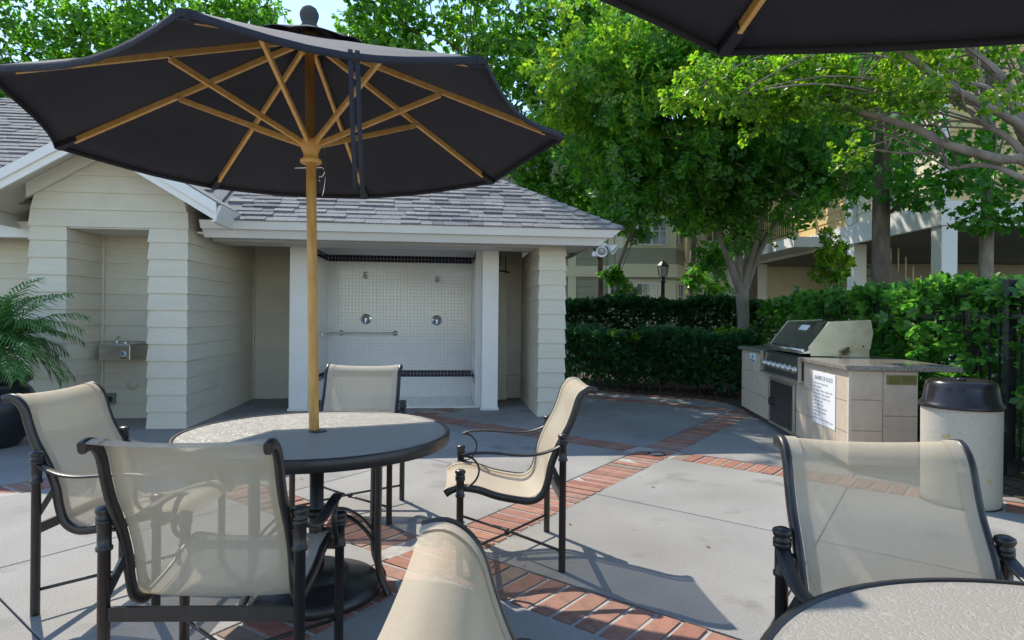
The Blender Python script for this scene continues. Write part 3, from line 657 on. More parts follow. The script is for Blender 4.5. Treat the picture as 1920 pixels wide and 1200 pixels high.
# ---------------------------------------------------------------- tables
def table(loc, rot, label, rad=.585, h=.72, legs=(355, 220, 175, 40)):
    t = empty('patio_table', loc, 0, label, 'table', 'round glass patio tables')
    mb = MB(); mb.lathe([(.024, h - .006), (rad - .012, h - .006), (rad - .008, h - .003), (rad - .012, h), (.024, h)], n=96, sm=False); mb.build('glass_top', 'table_glass', t)
    mb = MB(); mb.lathe([(rad - .016, h - .048), (rad + .004, h - .048), (rad + .008, h - .044), (rad + .008, h - .002), (rad + .004, h + .003), (rad - .008, h + .003), (rad - .009, h - .0062), (rad - .016, h - .0065), (rad - .016, h - .048)], n=96); mb.build('rim', 'metal', t)
    mb = MB(); mb.lathe([(.026, h - .02), (.04, h - .02), (.042, h + .002), (.036, h + .005), (.026, h + .005)], n=20); mb.build('umbrella_collar', 'metal', t)
    for a in legs:
        a = R(a + rot); c, s = math.cos(a), math.sin(a)
        pr = [(.285, h - .049), (.285, .5), (.283, .25), (.29, .11), (.32, .03), (.335, .0)]
        pts = spline([(x * c, x * s, z) for x, z in pr], 6)
        lg = MB().sweep(pts, rsec(.044, .026), side=(-s, c, 0)).build('leg', 'metal', t)
        MB().bar((.285 * c, .285 * s, h - .058), ((rad - .02) * c, (rad - .02) * s, h - .030), .03, .012).build('top_arm', 'metal', lg)
        br = spline([(.283 * c, .283 * s, .21), (.22 * c, .22 * s, .29), (.14 * c, .14 * s, .345), (.05 * c, .05 * s, .36)], 6)
        MB().sweep(br, rsec(.026, .012), side=(-s, c, 0)).build('brace', 'metal', lg)
    MB().lathe([(.03, .345), (.055, .345), (.055, .375), (.03, .375)], n=20).build('brace_ring', 'metal', t)
    return t
table((-.872, 2.862, 0), 0, 'round textured-glass patio table under the open umbrella, chairs around it')
table((.90, .71, 0), 20, 'round crackle-glass patio table cut off at the lower right corner')
ub = empty('umbrella_base', (-.872, 2.862, 0), 0, 'heavy round black umbrella base under the left glass table', 'umbrella base')
MB().lathe([(.0, .0), (.285, 0), (.29, .012), (.285, .035), (.27, .05), (.16, .075), (.15, .085), (.14, .105), (.11, .12), (.06, .125)], n=48).build('weight', 'metal', ub)
MB().lathe([(.034, .12), (.034, .34), (.030, .345), (.030, .70), (.024, .70)], n=20).build('stem', 'metal', ub)
MB().tube([(.034, 0, .28), (.07, 0, .28)], .009, 8).build('knob', 'metal', ub)

# ---------------------------------------------------------------- sling chairs (local +Y is where the sitter faces)
RAIL = [(-.172, .880), (-.135, .886), (-.104, .868), (-.082, .835), (-.064, .777), (-.038, .707), (-.010, .655), (.018, .602), (.052, .514), (.070, .426), (.094, .368), (.146, .338), (.216, .342), (.321, .363), (.409, .393), (.488, .405), (.535, .398), (.572, .376)]
def leg_mesh(h):
    mb = MB(); mb.lathe([(.017, 0), (.0175, .004), (.0175, h - .11), (.023, h - .108), (.0235, h - .098), (.0195, h - .094), (.0195, h - .03), (.024, h - .028), (.0245, h - .018), (.020, h - .015)], n=14); return mb.mesh('leg', 'metal')
fin_me = MB().lathe([(.018, -.02), (.024, -.013), (.024, -.007), (.019, -.004), (.024, .004), (.0265, .012), (.024, .019), (.014, .024), (0, .025)], n=16).mesh('finial', 'metal')
leg_rear, leg_front = leg_mesh(.65), leg_mesh(.48)
def make_chair():
    c = empty('patio_chair', (0, 0, 0), 0, '', 'chair', 'sling patio chairs around the tables')
    YO = -.25                          # rear posts at y = -.25, front posts at +.25
    prof = spline([(0, s + YO, z) for s, z in RAIL], 4)
    # sling: stretched between the rails, sagging a little between them
    mb = MB(); NX = 10; vs = []
    for i, p in enumerate(prof):
        d = (prof[min(i + 1, len(prof) - 1)] - prof[max(i - 1, 0)]).normalized(); nn = Vector((0, -d.z, d.y))
        for j in range(NX + 1):
            t = j / NX * 2 - 1; vs.append(p + Vector((.236 * t, 0, 0)) + nn * (.012 - .010 * (1 - t * t)))
    W = NX + 1
    mb.add(vs, [(i * W + j, i * W + j + 1, (i + 1) * W + j + 1, (i + 1) * W + j) for i in range(len(prof) - 1) for j in range(NX)], True)
    sl_ = mb.build('sling', 'sling', c)
    for sx in (-1, 1):
        MB().sweep([p + Vector((sx * .249, 0, 0)) for p in prof], rsec(.024, .036), side=(1, 0, 0)).build('side_rail', 'metal', c)
        # doubled hem of the fabric along each rail
        hv = []
        for i, p in enumerate(prof):
            d = (prof[min(i + 1, len(prof) - 1)] - prof[max(i - 1, 0)]).normalized(); nn = Vector((0, -d.z, d.y))
            hv.append([p + Vector((sx * .205, 0, 0)) + nn * .0135, p + Vector((sx * .238, 0, 0)) + nn * .0145])
        mb = MB(); mb.add([v for q in hv for v in q], [(2 * i, 2 * i + 1, 2 * i + 3, 2 * i + 2) for i in range(len(hv) - 1)], True); mb.build('hem', 'sling_hem', sl_)
        for y, me, h in ((-.25, leg_rear, .65), (.25, leg_front, .48)):
            lg = link('leg', me, c); lg.location = (sx * .288, y, 0); fn = link('finial', fin_me, lg); fn.location = (0, 0, h)
        arm = spline([(sx * .288, -.24, .618), (sx * .292, -.20, .598), (sx * .298, -.14, .580), (sx * .302, -.07, .574), (sx * .302, .0, .578), (sx * .300, .10, .586), (sx * .296, .19, .584), (sx * .29, .24, .572)], 5)
        MB().sweep(arm, rsec(.040, .011), side=(1, 0, 0)).build('armrest', 'metal', c)
        sc = spline([(sx * .29, .235, .570), (sx * .289, .195, .560), (sx * .288, .165, .525), (sx * .288, .160, .490), (sx * .288, .175, .452), (sx * .288, .205, .425), (sx * .288, .24, .415)], 5)
        MB().sweep(sc, rsec(.020, .009), side=(1, 0, 0)).build('arm_scroll', 'metal', c)
        mb = MB(); mb.bar((sx * .285, -.25, .40), (sx * .255, -.205, .50), .014, .022); mb.build('brace', 'metal', c)
        MB().tube([(sx * .25, .235, .400), (sx * .286, .25, .400)], .007, 6).build('mounting_pin', 'metal', c); MB().tube([(sx * .25, -.235, .60), (sx * .286, -.25, .60)], .007, 6).build('mounting_pin', 'metal', c)
    mb = MB(); mb.bar((-.275, -.25, .352), (.275, -.25, .352), .014, .042); mb.build('rear_crossbar', 'metal', c)
    mb = MB(); mb.bar((-.275, .25, .378), (.275, .25, .378), .014, .030); mb.build('front_crossbar', 'metal', c)
    for s in (-1, 1):
        MB().tube([(-.278, -.24 * s, .10), (0, 0, .10 + s * .007), (.278, .24 * s, .10)], .0072, 8).build('stretcher', 'metal', c)
    MB().lathe([(0, .085), (.014, .087), (.016, .10), (.014, .114), (0, .116)], n=10).build('stretcher_hub', 'metal', c)
    return c
chair0 = make_chair()
CH = [((-.015, 3.375), (-1, -.075), 'beige sling chair right of the left table, seen from its side with empty seat'),
      ((-.925, 2.145), (-.03, 1), 'beige sling chair seen from behind in front of the left table'),
      ((-1.70, 2.90), (1, -.01), 'beige sling chair at the left picture edge by the potted palm'),
      ((-1.015, 4.03), (.02, -1), 'beige sling chair on the far side of the left table before the showers'),
      ((1.015, 1.475), (-.09, -1), 'beige sling chair at the lower right facing the crackle-glass table'),
      ((.275, .835), (1, .0), 'beige sling chair back rising from the bottom edge in the middle')]
for i, (p, fdir, lab) in enumerate(CH):
    c = chair0 if i == 0 else copy_tree(chair0)
    c.location = (p[0], p[1], 0); c.rotation_euler = (0, 0, math.atan2(-fdir[0], fdir[1])); c['label'] = lab

# ---------------------------------------------------------------- grill island (local x = depth, y = along the front, front face x = 0)
IS_O, IS_R = (2.74, 5.15, 0), R(-6.0)
isl = empty('grill_island', IS_O, IS_R, 'tan tiled barbecue island with speckled granite counter', 'counter')
mb = MB(); mb.box(.012, .53, .012, 3.40, .07, .83); mb.box(.05, .50, .05, 3.36, 0, .07); mb.build('body', 'tan_grout', isl)
mb = MB(); mb.box(.03, .52, .03, 3.38, .012, .065); mb.build('toe_kick', 'iron', isl)
def itile(y0, y1, z0, z1): MB().box(0, .011, y0 + .003, y1 - .003, z0 + .003, z1 - .003).build('tile', 'tan_tile', isl, .0015)
ys = [0, .26, .53, .80, 1.045]; zs = [.07, .32, .575, .83]
for a, b in zip(ys[:-1], ys[1:]):
    for c_, d_ in zip(zs[:-1], zs[1:]): itile(a, b, c_, d_)
for a, b in zip([2.33, 2.6, 2.87, 3.14], [2.6, 2.87, 3.14, 3.40]):
    for c_, d_ in zip(zs[:-1], zs[1:]): itile(a, b, c_, d_)
for y0, y1, z0, z1 in ((1.045, 1.26, .07, .32), (1.045, 1.26, .32, .63), (2.11, 2.33, .07, .32), (2.11, 2.33, .32, .63), (1.26, 1.54, .585, .63), (1.54, 1.82, .585, .63), (1.82, 2.11, .585, .63)): itile(y0, y1, z0, z1)
for x0, x1 in ((.012, .262), (.262, .53)):
    for z0, z1 in ((.07, .345), (.345, .595), (.595, .83)) if x0 < .2 else ((.07, .215), (.215, .47), (.47, .83)):
        MB().box(x0 + .003, x1 - .003, .0, .011, z0 + .003, z1 - .003).build('tile', 'tan_tile', isl, .0015)
MB().box(-.002, .024, -.002, .024, .07, .829).build('corner_bead', 'tan_grout', isl)
mb = MB(); mb.prism([(-.04, -.04), (.85, -.04), (.85, 3.46), (-.04, 3.46), (-.04, 2.36), (.60, 2.36), (.60, 1.02), (-.04, 1.02)], .832, .876); mb.build('countertop', 'granite', isl, .008)
vn = MB().box(.285, .515, -.008, -.0005, .725, .80).build('vent_plate', 'olive', isl, .003)
for k in range(2):
    for j in range(3): MB().bar((.31 + k * .10, -.012, .745 + j * .02), (.385 + k * .10, -.012, .745 + j * .02), .008, .007).build('louvre', 'olive', vn)
dm = MB(); dm.box(-.02, .0115, 1.285, 2.085, .075, .578); door = dm.build('access_door', 'grill_black', isl, .004)
mb = MB()
for a in ((-.026, .0, 1.265, 1.30, .068, .584), (-.026, .0, 2.07, 2.105, .068, .584), (-.026, .0, 1.301, 2.069, .068, .095), (-.026, .0, 1.301, 2.069, .555, .584)): mb.box(*a)
mb.build('door_frame', 'stainless', door, .003)
MB().tube(spline([(-.022, 2.0, .36), (-.045, 2.0, .355), (-.045, 2.0, .29), (-.022, 2.0, .285)], 4), .008, 8).build('door_handle', 'iron', door)
MB().box(-.012, -.0005, 2.43, 2.475, .72, .78).build('gas_key_plate', 'iron', isl, .003)
# grill set into the counter
gr = empty('barbecue_grill', IS_O, IS_R, 'built-in stainless gas grill with closed dark hood and row of knobs', 'grill')
mb = MB(); mb.box(.03, .58, 1.05, 2.33, .60, .875); mb.build('firebox', 'grill_black', gr)
mb = MB(); mb.hexa([(-.035, 1.045, .64), (.03, 1.045, .64), (.03, 2.345, .64), (-.035, 2.345, .64)], [(-.01, 1.045, .86), (.03, 1.045, .86), (.03, 2.345, .86), (-.01, 2.345, .86)]); mb.build('control_panel', 'grill_black', gr, .004)
mb = MB(); mb.box(-.05, -.02, 1.04, 1.075, .635, .87); mb.box(-.05, -.02, 2.315, 2.35, .635, .87); mb.box(-.055, -.0, 1.04, 2.35, .62, .6395); mb.build('panel_frame', 'stainless', gr, .003)
for i in range(7):
    k = MB().lathe([(0, -.045), (.026, -.045), (.031, -.038), (.033, -.01), (.038, 0)], n=18, axis='y').build('knob', 'stainless', gr); k.location = (-.028, 1.19 + i * .165, .735); k.rotation_euler = (0, 0, R(-90))
hood = [(.085, .90), (.055, .965), (.245, 1.215), (.62, 1.235), (.64, 1.11), (.615, .955), (.615, .90)]
def extr(poly, y0, y1):
    n = len(poly); vs = [(x, y0, z) for x, z in poly] + [(x, y1, z) for x, z in poly]
    return MB().add(vs, [tuple(range(n)), tuple(range(n, 2 * n))[::-1]] + [(i + n, (i + 1) % n + n, (i + 1) % n, i) for i in range(n)])
hd2 = extr(hood, 1.085, 2.30).build('hood', 'hood', gr, .008)
for y0, y1 in ((1.068, 1.084), (2.301, 2.317)): extr([(.075, .882), (.048, .962), (.24, 1.222), (.63, 1.243), (.652, 1.11), (.625, .95), (.47, .95), (.47, .985), (.40, .985), (.36, .882)], y0, y1).build('hood_end', 'stainless_stained', hd2, .003)
MB().box(.30, .62, 1.075, 1.083, .877, .985).build('end_plate', 'stainless_stained', gr); MB().box(.30, .62, 2.302, 2.31, .877, .95).build('end_plate', 'stainless_stained', gr)
MB().lathe([(0, -.006), (.012, -.006), (.012, 0)], n=12, axis='y').build('pivot_bolt', 'iron', gr).location = (.42, 1.067, .965)
MB().lathe([(0, -.006), (.008, -.006), (.008, 0)], n=12, axis='y').build('pivot_bolt', 'iron', gr).location = (.56, 1.067, .985)
mb = MB(); mb.tube([(-.005, 1.06, .935), (-.005, 2.33, .935)], .016, 12); mb.build('hood_handle', 'stainless', gr)
mb = MB(); mb.hexa([(-.03, 1.05, .905), (.07, 1.05, .905), (.07, 2.34, .905), (-.03, 2.34, .905)], [(.0, 1.05, .918), (.06, 1.05, .95), (.06, 2.34, .95), (.0, 2.34, .918)]); mb.build('front_lip', 'stainless', gr, .004)
mb = MB(); mb.hexa([(.118, 1.62, 1.048), (.118, 1.86, 1.048), (.158, 1.86, 1.10), (.158, 1.62, 1.10)][::-1], [(.112, 1.62, 1.053), (.112, 1.86, 1.053), (.152, 1.86, 1.105), (.152, 1.62, 1.105)][::-1]); th_ = mb.build('badge', 'white_plastic', gr); th_.location = (.06, -.12, .078)
# signs on the island front
sg = empty('rules_sign', IS_O, IS_R, 'white printed rules sign fixed to the barbecue island front', 'sign')
bd = MB().box(-.006, -.0005, .262, .785, .295, .765).build('board', 'sign_white', sg, .002)
RS = (R(90), 0, R(-90))
text('heading', 'BARBECUE RULES', .052, 'ink', bd, (-.0064, .52, .695), RS)
random.seed(3); zz = .655
for ln, words in enumerate(((5, 4, 6, 3), (4, 7), (3, 6, 5, 6, 3), (4, 6, 4, 7), (6, 4, 8, 3), (5, 3, 4), (4, 6, 3), (7, 3, 8), (6, 4, 7), (6, 3), (8, 2, 4, 6, 4))):
    y = .762
    for w in words:
        mb = MB()
        for k in range(w):
            hh = random.choice((.011, .011, .015, .013)); ww = random.choice((.009, .011, .008)); lo = random.choice((0, 0, 0, -.004))
            x0 = y - k * .0165; mb.box(-.0068, -.0061, x0 - ww, x0, zz + lo, zz + lo + .004); mb.box(-.0068, -.0061, x0 - .004, x0, zz + lo + .0041, zz + hh); 
            if k % 2: mb.box(-.0068, -.0061, x0 - ww, x0 - .0045, zz + hh - .004, zz + hh)
        mb.build('print_line', 'ink', bd); y -= w * .0165 + .016
    zz -= .032
ns = empty('notice_plate', IS_O, IS_R, 'small white notice plate at the far end of the island front', 'sign')
b2 = MB().box(-.005, -.0005, 2.72, 2.99, .69, .81).build('board', 'sign_white', ns, .002)
MB().box(-.0065, -.0051, 2.82, 2.89, .745, .785).build('emblem', 'blue_ink', b2); MB().box(-.0065, -.0051, 2.74, 2.97, .715, .728).build('print_line', 'ink', b2); MB().box(-.0065, -.0051, 2.74, 2.97, .697, .706).build('print_line', 'ink', b2)

# ---------------------------------------------------------------- litter bin
tcn = empty('litter_bin', (3.09, 4.36, 0), 0, 'round concrete litter bin with black plastic lid beside the island', 'litter bin')
MB().lathe([(.215, 0), (.228, .012), (.232, .05), (.235, .64), (.236, .665), (.22, .67)], n=56).build('body', 'can_body', tcn)
MB().lathe([(.25, .655), (.252, .668), (.246, .68), (.228, .70), (.215, .79), (.206, .822), (.19, .838), (.16, .844), (.13, .838), (.12, .83), (.05, .826), (0, .826)], n=56).build('lid', 'can_lid', tcn)
MB().lathe([(.02, .826), (.03, .828), (.03, .846), (.018, .85), (0, .85)], n=14).build('lid_knob', 'can_lid', tcn).location = (.02, .03, 0)
MB().lathe([(.212, -.002), (.236, .0), (.236, .006), (.214, .008)], n=40).build('foot_ring', 'iron', tcn)

# ---------------------------------------------------------------- potted palm
pp = empty('potted_palm', (-4.80, 5.83, 0), 0, 'arching feather palm in a big glossy black pot at the left', 'plant')
MB().lathe([(.20, 0), (.24, .02), (.33, .15), (.375, .30), (.37, .42), (.32, .53), (.285, .565), (.30, .59), (.325, .605), (.33, .64), (.31, .655), (.28, .65), (.27, .60)], n=48).build('pot', 'pot', pp)
MB().lathe([(.0, .61), (.272, .60)][::-1], n=24).build('potting_soil', 'soil', pp)
mb = MB()
for k, (dx, dy) in enumerate(((0, 0), (.09, -.03), (-.08, .05))): mb.tube(spline([(dx * .5, dy * .5, .58), (dx * .9, dy, .75), (dx * 1.2, dy * 1.2, .92)]), [.045 - .012 * i / 12 for i in range(13)], 9)
mb.build('trunk', 'bark', pp)
prng = random.Random(11)
for k in range(64):
    dx, dy = prng.choice(((0, 0), (.10, -.03), (-.09, .06)))
    a = 2 * math.pi * k * .382 + prng.uniform(-.2, .2); el = prng.uniform(.5, 1.35); L = prng.uniform(.60, .95)
    pts = []; p = Vector((dx, dy, .82)); d = Vector((math.cos(a) * math.cos(el), math.sin(a) * math.cos(el), math.sin(el)))
    for i in range(13):
        pts.append(p.copy()); p = p + d * (L / 12); d = (d + Vector((0, 0, -.13 - .05 * (1.3 - el)))).normalized()
    mb = MB(); mb.tube(pts, [.007 * (1 - i / 14) for i in range(13)], 5)
    for i in range(2, 13):
        for half in (0, .5):
            q = pts[i] if half == 0 or i == 12 else pts[i].lerp(pts[i + 1], .5)
            d = (pts[min(i + 1, 12)] - pts[i - 1]).normalized(); sd_ = d.cross(Vector((0, 0, 1)))
            sd_ = sd_.normalized() if sd_.length > .05 else Vector((1, 0, 0)); un = sd_.cross(d)
            for s in (-1, 1):
                l_ = .25 * math.sin(math.pi * (.18 + .80 * (i + half) / 13.5)) * prng.uniform(.85, 1.1)
                dd = (sd_ * s * .8 + d * .75 + un * prng.uniform(-.05, .25)).normalized(); w = dd.cross(un).normalized() * .0085
                m1 = q + dd * l_ * .5 + Vector((0, 0, -.006)); e1 = q + dd * l_ + Vector((0, 0, -.045 - .25 * l_))
                mb.add([q - w * .5, q + w * .5, m1 + w, e1, m1 - w], [(0, 1, 2, 4), (4, 2, 3)])
    mb.build('frond', 'leaf_palm', pp)

# ---------------------------------------------------------------- iron fence
def fence(pts, label, h=1.5, gap=.115):
    f = empty('iron_fence', (pts[0][0], pts[0][1], 0), 0, label, 'fence', 'black iron fences'); O = Vector((pts[0][0], pts[0][1], 0))
    pk = MB().box(-.008, .008, -.008, .008, .09, h - .02).mesh('picket', 'iron'); po = MB().box(-.03, .03, -.03, .03, 0, h + .05).box(-.036, .036, -.036, .036, h + .0505, h + .075).mesh('post', 'iron')
    for a, b in zip(pts[:-1], pts[1:]):
        a, b = Vector((*a, 0)), Vector((*b, 0)); L = (b - a).length; d = (b - a).normalized(); ang = math.atan2(d.y, d.x); n = int(L / gap)
        for z in (.14, h - .22, h - .04): MB().bar(a - O + Vector((0, 0, z)), b - O + Vector((0, 0, z)), .03, .035).build('rail', 'iron', f)
        for i in range(n + 1):
            isp = i % 16 == 0
            o = link('post' if isp else 'picket', po if isp else pk, f); o.location = a - O + d * (L * i / n); o.rotation_euler = (0, 0, ang)
    return f
fence([(4.32, 9.3), (3.97, 5.06), (3.85, 2.6)], 'black iron picket fence behind the litter bin and barbecue island')
fence([(.6, 12.98), (4.9, 12.58)], 'black iron picket fence seen through gaps low in the dark hedge')

# ---------------------------------------------------------------- foliage
nr = np.random.default_rng(5)
def fast_mesh(name, V, Fc, mat):       # V (n,3), Fc (m,4) quads
    me = bpy.data.meshes.new(name); n, k = len(V), len(Fc)
    me.vertices.add(n); me.vertices.foreach_set('co', np.ascontiguousarray(V, np.float32).ravel())
    me.loops.add(k * 4); me.loops.foreach_set('vertex_index', np.ascontiguousarray(Fc, np.int32).ravel())
    me.polygons.add(k); me.polygons.foreach_set('loop_start', np.arange(0, k * 4, 4, dtype=np.int32)); me.polygons.foreach_set('loop_total', np.full(k, 4, np.int32))
    me.materials.append(M[mat]); me.update(calc_edges=True); me.validate(); return me
def leaf(L, w, fold=.12, base=(0, 0), ang=0.0, tilt=0.0):   # six vertices, folded on the midrib, pointing +Y
    p = np.array([(0, 0, 0), (w * .8, L * .3, fold * w), (w, L * .65, fold * w), (0, L, -.08 * L), (-w, L * .65, fold * w), (-w * .8, L * .3, fold * w)], float)
    c, s = math.cos(ang), math.sin(ang); q = p.copy(); q[:, 0] = p[:, 0] * c + p[:, 1] * s; q[:, 1] = -p[:, 0] * s + p[:, 1] * c
    q[:, 2] += np.abs(q[:, 0]) * tilt
    q[:, 0] += base[0]; q[:, 1] += base[1]; return q
LF = np.array([(0, 1, 2, 3), (0, 3, 4, 5)])
def proto(leaves): return np.concatenate(leaves), np.concatenate([LF + 6 * i for i in range(len(leaves))])
def p_pinnate(n=5, L=.34, w=.085):
    r_ = random.Random(n); ls = []
    for i in range(n):
        y = .12 + .75 * i / (n - 1)
        for s in (-1, 1): ls.append(leaf(L * (1 - .25 * abs(i / (n - 1) - .4)), w, .25, (0, y), s * (1.0 + r_.uniform(-.15, .15)), r_.uniform(-.35, .1)))
    ls.append(leaf(L, w, .25, (0, .85), 0)); return proto(ls)
def p_cluster(n=6, L=.6, w=.17, seed=1):
    r_ = random.Random(seed); ls = []
    for i in range(n):
        q = leaf(L * r_.uniform(.8, 1.1), w, .3, (0, .45 * i / n), r_.uniform(-.3, .3) + (1 if i % 2 else -1) * r_.uniform(.3, 1.2), r_.uniform(-.5, .5)); q[:, 2] += r_.uniform(-.08, .08); ls.append(q)
    return proto(ls)
def p_star():
    ls = []
    for i, (a, L) in enumerate(((0, 1), (.75, .85), (-.75, .85), (1.65, .55), (-1.65, .55))): ls.append(leaf(L * .62, .13, .1, (0, .3), a, -.15))
    ls.append(leaf(.32, .012, 0)); V, F = proto(ls); return V, F
def scatter(P, A, S, prs, name, mat, parent=None, upb=.6):
    # P points, A axes, S sizes -> merged mesh of prototype sprays
    N = len(P); A = A / np.linalg.norm(A, axis=1, keepdims=True)
    U = nr.normal(size=(N, 3)) * .55 + np.array([0, 0, upb]); X = np.cross(A, U); X /= np.maximum(np.linalg.norm(X, axis=1, keepdims=True), 1e-6); Z = np.cross(X, A)
    Vs, Fs, k = [], [], 0; which = nr.integers(0, len(prs), N)
    for w, (pv, pf) in enumerate(prs):
        I = np.where(which == w)[0]
        if not len(I): continue
        V = (P[I][:, None] + S[I][:, None, None] * (pv[None, :, 0:1] * X[I][:, None] + pv[None, :, 1:2] * A[I][:, None] + pv[None, :, 2:3] * Z[I][:, None])).reshape(-1, 3)
        F_ = (pf[None] + (np.arange(len(I)) * len(pv))[:, None, None]).reshape(-1, 4) + k
        Vs.append(V); Fs.append(F_); k += len(V)
    return link(name, fast_mesh(name, np.concatenate(Vs), np.concatenate(Fs), mat), parent)
def clumps_ellipsoid(c, r, n, cr, shell=.55, seed=0):
    g = np.random.default_rng(seed); d = g.normal(size=(n, 3)); d /= np.linalg.norm(d, axis=1, keepdims=True)
    rad = shell + (1 - shell) * g.random(n) ** .7; rad[: n // 5] *= g.random(n // 5) * .6 + .3
    q = np.array(c) + d * rad[:, None] * np.array(r); return np.concatenate([q, (cr * (.6 + .7 * g.random(n)))[:, None]], 1)
def leafpts(cl, per, size, droop=.35, flat=.7):
    n = len(cl) * per; C_ = np.repeat(cl, per, 0); d = nr.normal(size=(n, 3)); d /= np.linalg.norm(d, axis=1, keepdims=True)
    P = C_[:, :3] + d * (nr.random(n) ** .45)[:, None] * C_[:, 3:4] * np.array([1, 1, flat])
    A = d * .8 + nr.normal(size=(n, 3)) * .45 + np.array([0, 0, -droop]); return P, A, size * (.7 + .6 * nr.random(n))
def limb(mb, a, b, r0, r1, sag=.0, wob=.12, n=7, rg=rng):
    a, b = Vector(a), Vector(b); L = (b - a).length; pts = []
    for i in range(4):
        t = i / 3; p = a.lerp(b, t)
        if 0 < i < 3: p += Vector((rg.uniform(-1, 1), rg.uniform(-1, 1), rg.uniform(-.5, .5))) * L * wob + Vector((0, 0, sag * math.sin(math.pi * t) * L))
        pts.append(p)
    q = spline(pts, 4); mb.tube(q, [r0 + (r1 - r0) * i / (len(q) - 1) for i in range(len(q))], n); return q
PIN, PIN2 = p_pinnate(5), p_pinnate(4, .4, .10)
CL1, CL2, CL3 = p_cluster(6, seed=1), p_cluster(7, .55, .15, 2), p_cluster(5, .6, .2, 3)
def tree(name, label, base, stems, crowns, mats, prs, per, size, droop=.35, group='trees around the pool house', twigs=18, seed=1, r0=.09):
    rg = random.Random(seed); t = empty(name, base, 0, label, 'tree', group); B = Vector(base); mb = MB()
    cl = np.concatenate(crowns); tips = []
    for st in stems: # polyline with radii
        pts = spline([Vector(p) - B for p, _ in st], 4); rad = np.interp(np.linspace(0, len(st) - 1, len(pts)), range(len(st)), [r_ for _, r_ in st]); mb.tube(pts, [float(x) for x in rad], 10); tips.append(pts)
    for k in range(twigs):
        c = Vector(cl[rg.randrange(len(cl))][:3]) - B; pts = tips[rg.randrange(1 if len(tips) > 1 else 0, len(tips))]; s = pts[int(len(pts) * rg.uniform(.45, .99))]
        if (c - s).length < .3: continue
        limb(mb, s, c, r0 * .32, .008, .05, .08, 5, rg)
    mb.build('trunk', mats[0], t)
    cl2 = cl.copy(); cl2[:, :3] -= np.array(base)
    scatter(*leafpts(cl2, per, size, droop), prs, 'crown', mats[1], t); return t
# multi-stem tree behind the low hedge
E_ = clumps_ellipsoid
tree('shade_tree', 'multi-stemmed shade tree rising from the hedge right of the pool house', (4.0, 10.9, 0),
     [[((4.0, 10.9, 0), .12), ((3.98, 10.9, .9), .095), ((3.95, 10.9, 1.7), .11)],
      [((3.93, 10.9, 1.65), .075), ((3.6, 10.85, 2.5), .06), ((3.1, 10.7, 3.4), .045), ((2.4, 10.5, 4.3), .02)],
      [((3.95, 10.9, 1.65), .075), ((3.9, 11.0, 2.7), .06), ((4.0, 11.1, 4.0), .045), ((3.8, 11.1, 5.8), .02)],
      [((3.97, 10.9, 1.65), .075), ((4.25, 10.95, 2.4), .06), ((4.75, 10.9, 3.3), .045), ((5.3, 10.7, 4.6), .02)],
      [((3.95, 10.9, 1.7), .05), ((4.15, 10.7, 2.7), .04), ((4.3, 10.4, 3.7), .03), ((4.5, 9.9, 4.8), .015)]],
     [E_((3.5, 10.6, 5.3), (3.0, 1.3, 2.5), 56, .52, seed=1), E_((2.3, 10.0, 4.3), (1.7, 1.0, 1.3), 26, .5, seed=2), E_((4.6, 10.0, 3.9), (1.5, 1.0, 1.0), 22, .45, seed=3), E_((1.9, 10.3, 3.3), (.8, .6, .4), 7, .32, seed=4)],
     ('bark_pale', 'leaf_tree'), [PIN, PIN2], 54, .255, twigs=46, seed=3)
sun_side = E_((2.0, 9.7, 4.95), (1.9, .7, 1.35), 26, .40, seed=61); sun_side[:, :3] -= np.array((4.0, 10.9, 0))  # sunlit side of the crown, its light put into paler leaves
sun_crown = scatter(*leafpts(sun_side, 46, .23), [PIN, PIN2], 'crown', 'leaf_light', bpy.data.objects['shade_tree']); sun_crown['label'] = 'outer foliage coloured yellow-green as if sunlit'
# trees behind the pool house
tree('evergreen_tree', 'tall leafy tree behind the pool house, left of the umbrella finial', (-8.0, 15.0, 0), [[((-8, 15, 0), .22), ((-7.9, 15, 3.5), .17), ((-7.6, 14.9, 6.5), .09)]],
     [E_((-7.7, 14.6, 6.9), (3.1, 1.5, 2.6), 82, .7, seed=11)], ('bark_dark', 'leaf_far'), [CL1, CL2], 62, .175, twigs=24)
tree('evergreen_tree', 'leafy tree behind the roof at the upper left corner', (-12.6, 14.8, 0), [[((-12.6, 14.8, 0), .22), ((-12.4, 14.8, 3.5), .17), ((-12.3, 14.8, 6.5), .09)]],
     [E_((-12.4, 14.4, 6.6), (3.0, 1.5, 3.0), 82, .72, seed=12)], ('bark_dark', 'leaf_far'), [CL2, CL3], 62, .175, twigs=24)
tree('evergreen_tree', 'dense dark green tree behind the pool house, right of the umbrella finial', (-.7, 14.2, 0), [[((-.7, 14.2, 0), .22), ((-.8, 14.2, 3.2), .17), ((-.9, 14, 6.8), .08)]],
     [E_((-.9, 13.8, 6.6), (2.8, 1.4, 3.4), 88, .62, seed=13), E_((-2.9, 13.6, 7.6), (.9, .8, 1.3), 14, .4, seed=23), E_((-3.0, 13.9, 10.7), (1.5, 1.0, 1.0), 15, .5, seed=26)], ('bark_dark', 'leaf_far'), [CL1, CL3], 52, .175, twigs=30)  # highest clump group stands unseen above the frame, added to dapple the roof
tree('evergreen_tree', 'dark leafy tree between the pool house roof and the shade tree', (2.0, 14.6, 0), [[((2.0, 14.6, 0), .075), ((2.0, 14.5, 2.5), .065), ((1.8, 14.4, 5.5), .05)]],
     [E_((1.7, 14.2, 6.3), (2.3, 1.0, 2.4), 42, .5, seed=14), E_((1.2, 13.6, 4.0), (1.2, .9, .8), 16, .4, seed=24)], ('bark_dark', 'leaf_tree'), [PIN, CL2], 56, .22, twigs=26)
